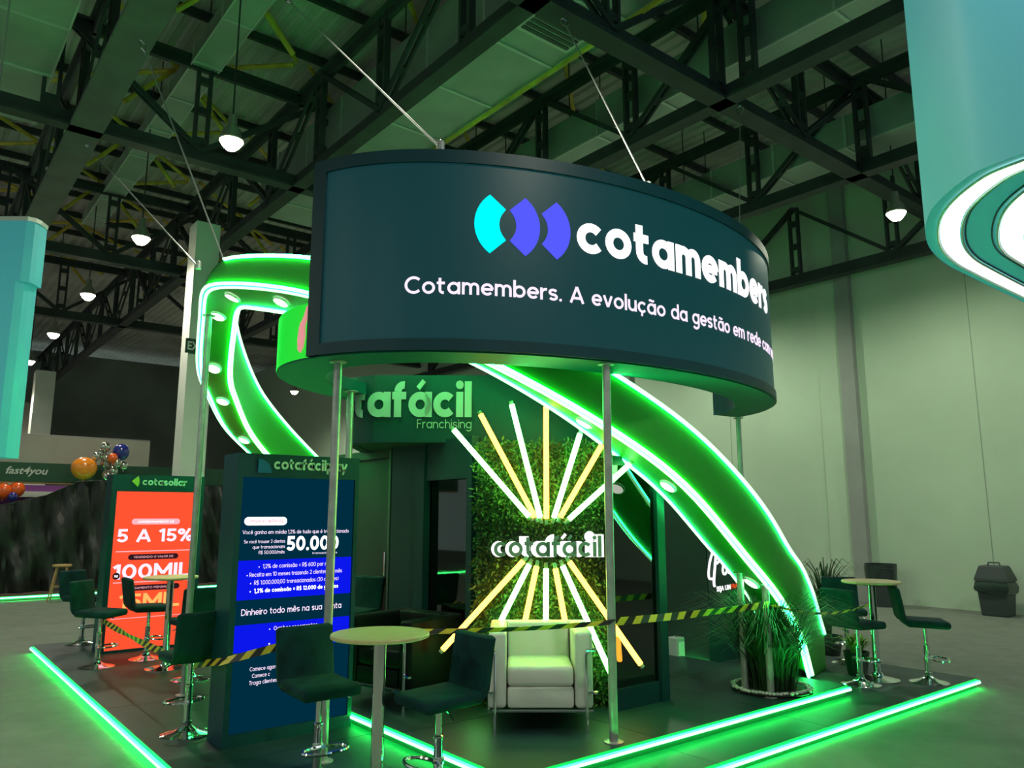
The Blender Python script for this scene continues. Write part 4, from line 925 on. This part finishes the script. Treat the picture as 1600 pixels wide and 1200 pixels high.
grass('dark spiky plant in a pot peeking out behind the ribbon arch', (9.75, 5.52, FZ), 70, 1.15, 0.55, 'leaf_dark', 'potted_plant', False, 0.016, 4, 0.18)

# ================================================================ barrier tape
def tape(label, pts, a='tape_y', seg=0.085, w=0.028, sag=0.04, grp='striped barrier tapes'):
    P = []
    for p, r in zip(pts, pts[1:]):
        p, r = Vector(p), Vector(r); n = max(2, int((r-p).length/seg))
        for k in range(n): f = k/n; P.append(p+(r-p)*f-Vector((0,0,sag*4*f*(1-f))))
    P.append(Vector(pts[-1])); o = P[0].copy(); t = thing('barrier_tape', label, 'tape', o, 0, grp)
    fams = {0: G(), 1: G()}
    for i in range(len(P)-1):
        d = (P[i+1]-P[i]); tw = 0.5*sin(i*0.33); s = Vector((-d.y, d.x, 0)).normalized(); up = (Vector((0,0,1))*cos(tw)+s*sin(tw))*w
        A, B = P[i]-o, P[i+1]-o; sh = d*0.35; n = d.cross(up).normalized()*0.0012
        vs = [A-up-sh, B-up-sh, B+up+sh, A+up+sh]
        fams[i % 2].add([v+n for v in vs]+[v-n for v in vs], [(0,1,2,3),(7,6,5,4),(0,4,5,1),(1,5,6,2),(2,6,7,3),(3,7,4,0)])
    fams[0].build('coloured_stripes', M[a], t, kind='stuff'); fams[1].build('black_stripes', M['tape_k'], t, kind='stuff')
tape('yellow and black barrier tape sagging from the corner stool to the dark stool', [(2.07, 9.93, 0.50), (2.03, 6.62, 0.52)], sag=0.02)
tape('barrier tape running across the front of the blue totem to its pole', [(2.03, 6.50, 0.53), (2.06, 5.94, 0.63), (2.53, 5.23, 0.86)], sag=0.0)
tape('yellow and black barrier tape stretched across the white armchair between two poles', [(2.59, 5.23, 0.86), (2.95, 5.02, 0.865), (4.18, 4.02, 0.93)], sag=0.02, w=0.018)
tape('yellow and black barrier tape from the armchair pole to the grass tray poles', [(4.235, 4.02, 0.93), (6.27, 4.10, 0.90)], sag=0.01)
tape('barrier tape end wound from the grass tray pole to the far stool', [(6.33, 4.10, 0.89), (7.80, 3.96, 0.80)], sag=0.08, w=0.012)

# ================================================================ cables of the sign and the ribbon
def cable(label, a, b, r=0.009):
    a, b = Vector(a), Vector(b); t = thing('steel_cable', label, 'cable', b, 0, 'steel suspension cables')
    d = (a-b).normalized(); L = (a-b).length
    q = G(); q.tube([(0,0,0), d*(L-0.28)], r, 6); q.build('wire', M['cable'], t)
    e = d*(L-0.28); s = d.cross(Vector((0,0,1))).normalized()
    q = G(); q.tube([e, e+d*.07+s*.03, e+d*.20+s*.045, e+d*.27, e+d*.20-s*.045, e+d*.07-s*.03], 0.010, 6, 0, True); q.build('snap_hook', M['chrome'], t)
    q = G(); q.lathe([(0.0,-0.02),(0.03,-0.02),(0.03,0.05),(0.012,0.06),(0,0.07)], 10); q.build('anchor', M['cable'], t)
cable('steel cable from the roof beam down to the top of the ribbon', (1.84, 9.55, 7.45), (2.45, 7.55, 4.06))
cable('longest left steel cable, slanting from the hook by the lamp-side beam to the ribbon edge', (1.86, 13.0, 7.45), (2.16, 7.6, 4.10))
cable('steel cable tied to the top of the curved sign at its left part', (3.0, 7.9, 7.6), (2.98, 4.55, 4.42))
cable('steel cable tied to the top of the curved sign right of its logo', (5.60, 6.0, 7.45), (4.75, 4.05, 4.42))
cable('thin steel cable hanging near the right end of the curved sign', (8.9, 5.85, 7.45), (7.2, 4.85, 4.42), 0.005)

# ================================================================ dark kiosk behind the grass
k = thing('dark_kiosk', 'dark green kiosk with a lit poster behind the booth glass and grass', 'kiosk', (7.54, 5.73, 0))
q = G(); q.box(0, 0.87, 0.02, 1.2, 0, 2.12); q.build('cabinet', M['wall_panel'], k)
q = G(); q.box(0.02, 0.85, 0.0, 0.02, 0.75, 1.75); pst = q.build('poster', M['dark_room'], k)
q = G(); q.box(-0.01, 0.0, 0.0, 1.2, 0.0, 2.12); q.build('side_panel', M['dark_room'], k)
letters('Parrilla', 0, width=0.95, height=0.25, bold=0.015, ext=0.003, slant=0.35, res=3, xform=on_plane(frame((0.04, -0.002, 1.02), (1,0,0.08), (0,0,1)))).build('poster_letters', M['white_text'], pst) if False else None
def script_text(pts, r, m, nm):
    g = G(); g.tube([(u, -0.006, v) for u, v in pts], r, 6); return g.build(nm, M[m], pst)
# brush script: P a r r
script_text(catmull([(.10,.95),(.03,.97),(.05,1.12),(.14,1.28),(.24,1.33),(.30,1.28),(.27,1.18),(.19,1.12)], 6), .014, 'white_text', 'script_letter')
script_text(catmull([(.19,1.27),(.15,1.08),(.12,.92),(.13,.86)], 5), .016, 'white_text', 'script_letter')
script_text(catmull([(.40,1.13),(.33,1.13),(.30,1.03),(.34,.99),(.40,1.06),(.42,1.14),(.40,1.03),(.44,1.0),(.47,1.04)], 5), .013, 'white_text', 'script_letter')
script_text(catmull([(.47,1.04),(.50,1.20),(.52,1.14),(.57,1.16),(.55,1.05),(.59,1.04)], 5), .012, 'white_text', 'script_letter')
script_text(catmull([(.59,1.04),(.62,1.22),(.64,1.16),(.69,1.19),(.67,1.08),(.72,1.08)], 5), .012, 'white_text', 'script_letter')
script_text(catmull([(.40,1.42),(.30,1.36),(.24,1.44),(.28,1.56),(.38,1.60),(.48,1.54)], 5), .022, 'orange_mark', 'flame_mark')
script_text(catmull([(.27,1.27),(.31,1.22),(.37,1.29)], 4), .016, 'orange_mark', 'flame_mark')
letters('SEJA UM', 0, width=0.27, height=0.055, bold=0.02, ext=0.002, xform=on_plane(frame((0.17, -0.003, 0.80), (1,0,0.05), (0,0,1)))).build('poster_letters', M['white_text'], pst)
letters('FRAN', 0, width=0.17, height=0.055, bold=0.02, ext=0.002, xform=on_plane(frame((0.46, -0.003, 0.815), (1,0,0.05), (0,0,1)))).build('poster_letters', M['orange_mark'], pst)
led('light_strip', [(-0.012, 0.02, 0.02), (-0.012, 0.9, 0.02)], (-1, 0, 0), k, 0.006)
b = thing('power_box', 'small pale electrical box on the floor beside the dark kiosk', 'box', (7.28, 6.0, 0.0))
q = G(); q.rbox(0.14, 0.14, 0.30, 0.012, Matrix.Translation((0,0,0.15)), 1); q.build('case', M['letter_green'], b)
q = G(); q.box(-0.05, 0.05, -0.078, -0.07, 0.05, 0.25); q.build('cover', M['trim_white'], b)
q = G(); q.tube([(0,0,0.30),(0,0,0.33),(0.05,0,0.33),(0.05,0,0.30)], 0.008, 5); q.build('handle', M['steel'], b)

# ================================================================ bins by the wall
def bin_thing(name, label, loc, rz, m='bin'):
    t = thing(name, label, 'bin', loc, rz, None)
    q = G(); rows = [[Vector((sx*w/2, sy*d/2, z)) for sx, sy in ((-1,-1),(1,-1),(1,1),(-1,1))] for w, d, z in ((.40,.36,0),(.42,.38,.02),(.50,.44,.62))]
    q.rows(rows, 0, True); q.f += [(3,2,1,0),(8,9,10,11)]; q.mi += [0,0]; q.build('body', M[m], t)
    q = G(); rows = [[Vector((sx*w/2, sy*d/2, z)) for sx, sy in ((-1,-1),(1,-1),(1,1),(-1,1))] for w, d, z in ((.54,.48,.61),(.53,.47,.66),(.40,.34,.86),(.36,.30,.88))]
    q.rows(rows, 0, True); q.f += [(3,2,1,0),(12,13,14,15)]; q.mi += [0,0]; lid = q.build('lid', M[m], t)
    q = G(); q.tube([(-.10,0,.87),(-.09,0,.93),(.09,0,.93),(.10,0,.87)], 0.014, 6); q.build('lid_handle', M[m], lid)
    q = G(); rg = random.Random(9); rows = []
    for z, k_ in ((.60,1.04),(.50,1.12),(.44,1.05),(.40,1.0)):
        rows.append([Vector((x*k_*(1+rg.uniform(-.04,.06))*0.49, y*k_*(1+rg.uniform(-.04,.06))*0.45, z+rg.uniform(-.03,.03)*(z<.55))) for x, y in ((-.5,-.5),(-.2,-.52),(.2,-.5),(.5,-.5),(.52,0),(.5,.5),(0,.5),(-.5,.5),(-.52,0))])
    q.rows(rows, 0, True); q.build('bin_bag', M['bag'], t, True); return t
bin_thing('waste_bin', 'grey waste bin with swing lid and dark bag against the pale hall wall', (15.75, 5.62, FZ), radians(-90))
t = thing('rubbish_barrel', 'round dark barrel lined with a bag by the grey pilaster', 'bin', (15.6, 7.62, FZ))
q = G(); q.lathe([(0.0,0),(0.24,0),(0.27,0.3),(0.28,0.72),(0.30,0.74),(0.26,0.76),(0.25,0.7),(0,0.68)], 22); q.build('barrel', M['bin'], t, True)
q = G(); rg = random.Random(4); q.rows([[Vector(((0.285+rg.uniform(0,.03))*cos(2*pi*a/18), (0.285+rg.uniform(0,.03))*sin(2*pi*a/18), z)) for a in range(18)] for z in (0.45, 0.6, 0.74, 0.82)], 0, True); q.build('bag', M['bag'], t, True)

# ================================================================ hanging teal signs
t = thing('hanging_lightbox', 'huge hanging blue-teal sign with rounded corner and white light loops', 'sign', (6.0, 1.5, 3.5))
HS = Vector((6.0, 1.5, 3.5))
def loop(d):                                               # rounded plan outline inset by d
    c = Vector((6.35, 1.10)); out = []
    ctrl = [(4.30+d*.72, 1.16-d*.2-0.4), (4.31+d*.9, 1.30-d*.45), (4.42+d*.95, 1.55-d*.6), (4.75+d*.75, 1.85-d*.85), (5.25+d*.45, 2.08-d*1.0), (5.75+d*.2, 2.19-d*1.0), (6.3, 2.215-d*1.0), (7.5, 2.22-d*1.0), (10.5, 2.22-d)]
    return catmull(ctrl, 8)
P0 = [(4.26, -1.2), (4.28, 0.2)]+loop(0)
q = G(); q.rows([[Vector((*p, 3.5))-HS, Vector((*p, 7.4))-HS] for p in P0]); q.build('skin', M['print_skin'], t, True)
q = G(); q.add([Vector((*p, 3.505))-HS for p in P0]+[Vector((10.5, -1.2, 3.505))-HS], [tuple(range(len(P0)+1))]); q.build('underside', M['teal_sign'], t)
q = G(); q.add([Vector((*p, 7.4))-HS for p in P0]+[Vector((10.5, -1.2, 7.4))-HS], [tuple(range(len(P0)+1))]); q.build('top_cover', M['teal_sign'], t)
def ledband(d0, d1):
    A, B = loop(d0), loop(d1); A = [(A[0][0]+.0, -1.0)]+A; B = [(B[0][0], -1.0)]+B
    q = G(); q.rows([[Vector((*a, 3.492))-HS, Vector((*b, 3.492))-HS] for a, b in zip(A, B)]); q.build('light_loop', M['white_led'], t)
    for dd, s in ((d0, -1), (d1, 1)):
        Q = loop(dd+s*0.012); q = G(); q.tube([Vector((*p, 3.49))-HS for p in Q], 0.008, 5); q.build('loop_trim', M['duct_edge'], t)
ledband(0.075, 0.175); ledband(0.38, 0.50)
Q = loop(0.205); q = G(); q.tube([Vector((*p, 3.5))-HS for p in Q], 0.006, 5); q.build('groove', M['teal_dark'], t)
Q = loop(0.34); q = G(); q.tube([Vector((*p, 3.5))-HS for p in Q], 0.006, 5); q.build('groove', M['teal_dark'], t)
for x in (5.2, 7.0):
    q = G(); q.tube([Vector((x, 1.2, 7.4))-HS, Vector((x, 1.2, ROOF))-HS], 0.012, 5); q.build('hanger', M['cable'], t)
# its neighbour at the left edge of the hall
o = at(-5.55, 8.2, 2.3); t = thing('hanging_lightbox', 'teal edge of another hanging sign at the far left of the hall', 'sign', o, HEAD-pi/2)
P = [(-1.5, 0), (0.10, 0), (0.16, 0.06), (0.17, 0.14), (0.15, 0.3), (-1.5, 0.3)]
def tealpart(nm, z0, z1, grow, m):
    q = G(); q.prism([(x+grow*(1 if x > -1 else 0), y) for x, y in P], Matrix.Translation((0, 0, z0)), z1-z0); q.build(nm, M[m], t)
tealpart('skin', 0.0, 1.95, -0.05, 'teal_sign'); tealpart('skin', 1.95, 2.65, 0.0, 'teal_sign'); tealpart('top_trim', 2.65, 2.70, 0.01, 'duct_edge')
q = G(); q.tube([(-0.5, 0.15, 2.70), (-0.5, 0.15, ROOF-2.3)], 0.012, 5); q.build('hanger', M['cable'], t)

# ================================================================ food booth at the back left
BYY = 20.5
t = thing('food_booth', 'far booth with dark green fascia and pale name letters behind the curtain', 'booth', (1.5, BYY, FZ)); BO = Vector((1.5, BYY, FZ))
q = G(); rel(q.box(-6, 9.5, BYY, BYY+0.25, 2.42, 2.85), BO).build('fascia', M['dk_green'], t)
q = G(); rel(q.box(-6, 9.5, BYY+0.02, BYY+0.2, 2.38, 2.42), BO).build('wood_trim', M['wood'], t)
q = G(); rel(q.box(-6, 9.5, BYY+2.4, BYY+2.5, FZ, 2.42), BO).build('back_wall', M['purple'], t)
q = G(); rel(q.box(0.5, 9.0, BYY+2.3, BYY+2.4, 2.12, 2.26), BO).build('menu_board', M['letter_white'], t)
q = G(); rel(q.box(-6, 9.5, BYY-1.0, BYY+3.0, FZ, 0.0), BO).build('floor_base', M['brown'], t)
letters('fast4you', 0, width=0.82, height=0.16, bold=0.02, ext=0.02, slant=0.25, res=3, xform=on_plane(frame(Vector((2.02, BYY-0.004, 2.59))-BO, (1,0,0), (0,0,1)))).build('fascia_letters', M['letter_white'], t)
led('light_strip', [Vector((-6, BYY-1.01, -0.03))-BO, Vector((9.5, BYY-1.01, -0.03))-BO], (0,-1,0), t, 0.010, 'led_core', 'led_glow')
t = thing('cloth_banner', 'long plain grey cloth banner above the far booth fascia', 'banner', (1.0, BYY+0.1, 2.85)); q = G()
for i in range(1): q.box(-6, 4.0, 0.0, 0.12, 0.0, 0.64)
q.build('cloth', M['grey_cloth'], t); q = G(); q.tube([(-6, 0.06, 0.65), (4.0, 0.06, 0.65)], 0.02, 6); q.build('top_rail', M['steel_grey'], t)
for x in (-2.0, 3.9): q = G(); q.tube([(x, 0.16, -0.40), (x, 0.16, 0.66)], 0.02, 6); q.build('upright', M['steel_grey'], t)
# black plastic sheet
t = thing('plastic_curtain', 'draped black plastic sheet hanging across the front of the far booth', 'curtain', (3.0, BYY-0.45, 0.02)); q = G(); rows = []
rg = random.Random(6)
tops = [(-2.0,1.75),(1.3,1.78),(2.0,1.86),(2.8,2.08),(3.4,2.40),(3.9,2.44),(4.6,2.40),(6.0,2.38),(9.0,2.36)]
for i in range(150):
    x = -2.0+11*i/149; zt = interp(x, tops); col = []
    for j in range(13):
        f = j/12; z = zt*(1-f); sl = 0.55*f*(1 if x < 4 else .3)
        y = 0.09*sin(x*9+f*3.0-sl*2)*(.3+f)+0.05*sin(x*21-f*7)+0.04*sin(x*4.3+f*9)
        col.append(Vector((x-3.0-sl+0.6*f, y-0.10*f, max(z, 0.0))))
    rows.append(col)
q.rows(rows); tag(t, t['label'], 'curtain'); q.build('sheet', M['plastic'], t, True)
q = G(); q.tube([(x-3.0, 0, z+0.01) for x, z in tops], 0.014, 5); q.build('top_hem', M['plastic'], t)
# balloons
def balloon(label, x, y, z, r, m, grp='balloons at the far booth', sq=1.08):
    t = thing('balloon', label, 'balloon', (x, y, z), 0, grp)
    q = G(); q.lathe([(0.0, -r*sq*1.02), (r*.10, -r*sq*0.99)]+[(r*sin(a)*(1-.06*cos(a)), -r*sq*cos(a)) for a in [0.25+k*(pi-.25)/13 for k in range(13)]]+[(0, r*sq)], 20); q.build('skin', M[m], t, True)
    q = G(); q.lathe([(0.0, -r*sq-0.035), (0.022, -r*sq-0.03), (0.008, -r*sq+0.002)], 8); q.build('knot', M[m], t)
BX0 = BYY-0.75
balloon('big orange balloon at the left end of the silver balloon cluster', 3.44, BX0, 2.72, 0.27, 'bal_orange', sq=.95)
balloon('dark blue balloon topping the silver balloon cluster', 4.20, BX0+.1, 3.13, 0.185, 'bal_blue')
balloon('small orange balloon amid the silver balloons, below the blue one', 3.98, BX0-.15, 2.97, 0.105, 'bal_red')
for i, (px, pz, r, lb) in enumerate([(3.83, 3.22, .11, 'topmost silver balloon left of the blue balloon'), (3.80, 3.08, .10, 'silver balloon just below the topmost silver one'), (3.66, 3.00, .09, 'silver balloon touching the top of the big orange balloon'), (3.90, 2.86, .12, 'silver balloon right of the big orange balloon'), (4.10, 2.86, .11, 'silver balloon under the blue balloon'), (4.06, 2.68, .12, 'silver balloon low in the cluster beside its lowest one'), (3.93, 2.56, .13, 'lowest silver balloon, right below the big orange balloon'), (4.28, 2.82, .10, 'rightmost silver balloon of the cluster'), (3.86, 2.98, .08, 'smallest silver balloon, left of the small orange one')]):
    balloon(lb, px, BX0+(.12 if i % 2 else -.05), pz, r, 'bal_chrome', 'silver balloons of the cluster')
for i, (px, pz, r, m, lb) in enumerate([(1.75, 2.22, .16, 'bal_red', 'red-orange balloon at the left end under the booth fascia'), (2.02, 2.20, .17, 'bal_red', 'red-orange balloon in the middle under the booth fascia'), (2.28, 2.24, .16, 'bal_red', 'red-orange balloon at the right end under the booth fascia'), (2.20, 2.07, .10, 'bal_blue', 'small dark balloon between the red-orange balloons'), (1.80, 2.02, .10, 'bal_blue', 'small dark balloon at the left frame edge under the fascia')]):
    balloon(lb, px, BYY+.05-.12*(i > 2), pz, r, m, 'red-orange balloons under the fascia')
# round wooden stool by the curtain
t = thing('wooden_stool', 'round wooden stool with splayed legs before the black plastic curtain', 'stool', (3.05, 18.9, FZ))
q = G(); q.lathe([(0,.70),(.17,.70),(.185,.715),(.185,.735),(.17,.75),(0,.75)], 24); q.build('seat', M['wood'], t, True)
for a in range(4):
    c, s = cos(a*pi/2+.5), sin(a*pi/2+.5); q = G(); q.tube([(.12*c,.12*s,.70),(.27*c,.27*s,0)], [.02,.014], 8); q.build('leg', M['wood'], t)
q = G(); q.tube([(.20*cos(a*pi/2+.5), .20*sin(a*pi/2+.5), .30) for a in range(4)], .009, 6, 0, True); q.build('stretcher', M['wood'], t)
# small glowing sign far between the totems
t = thing('glowing_sign', 'tiny glaring white sign glimpsed far between the two totems', 'sign', (4.75, 17.0, 2.34)); rg = random.Random(2)
for i in range(4):
    x = -0.17+0.115*i; q = G(); q.tube([(x, 0, -.08+.02*i), (x+.02, 0, .07+.02*i)], 0.026, 8); q.tube([(x-.02, 0, .06+.02*i), (x+.06, 0, .05+.02*i)], 0.022, 8); q.build('glowing_mark', M['halo'], t, True)
q = G(); q.box(-0.25, 0.30, 0.03, 0.09, -0.02, 0.0); q.build('rail', M['steel'], t)
q = G(); q.tube([(0, 0.06, -0.02), (0, 0.06, -2.44)], 0.03, 8); q.build('post', M['steel'], t)
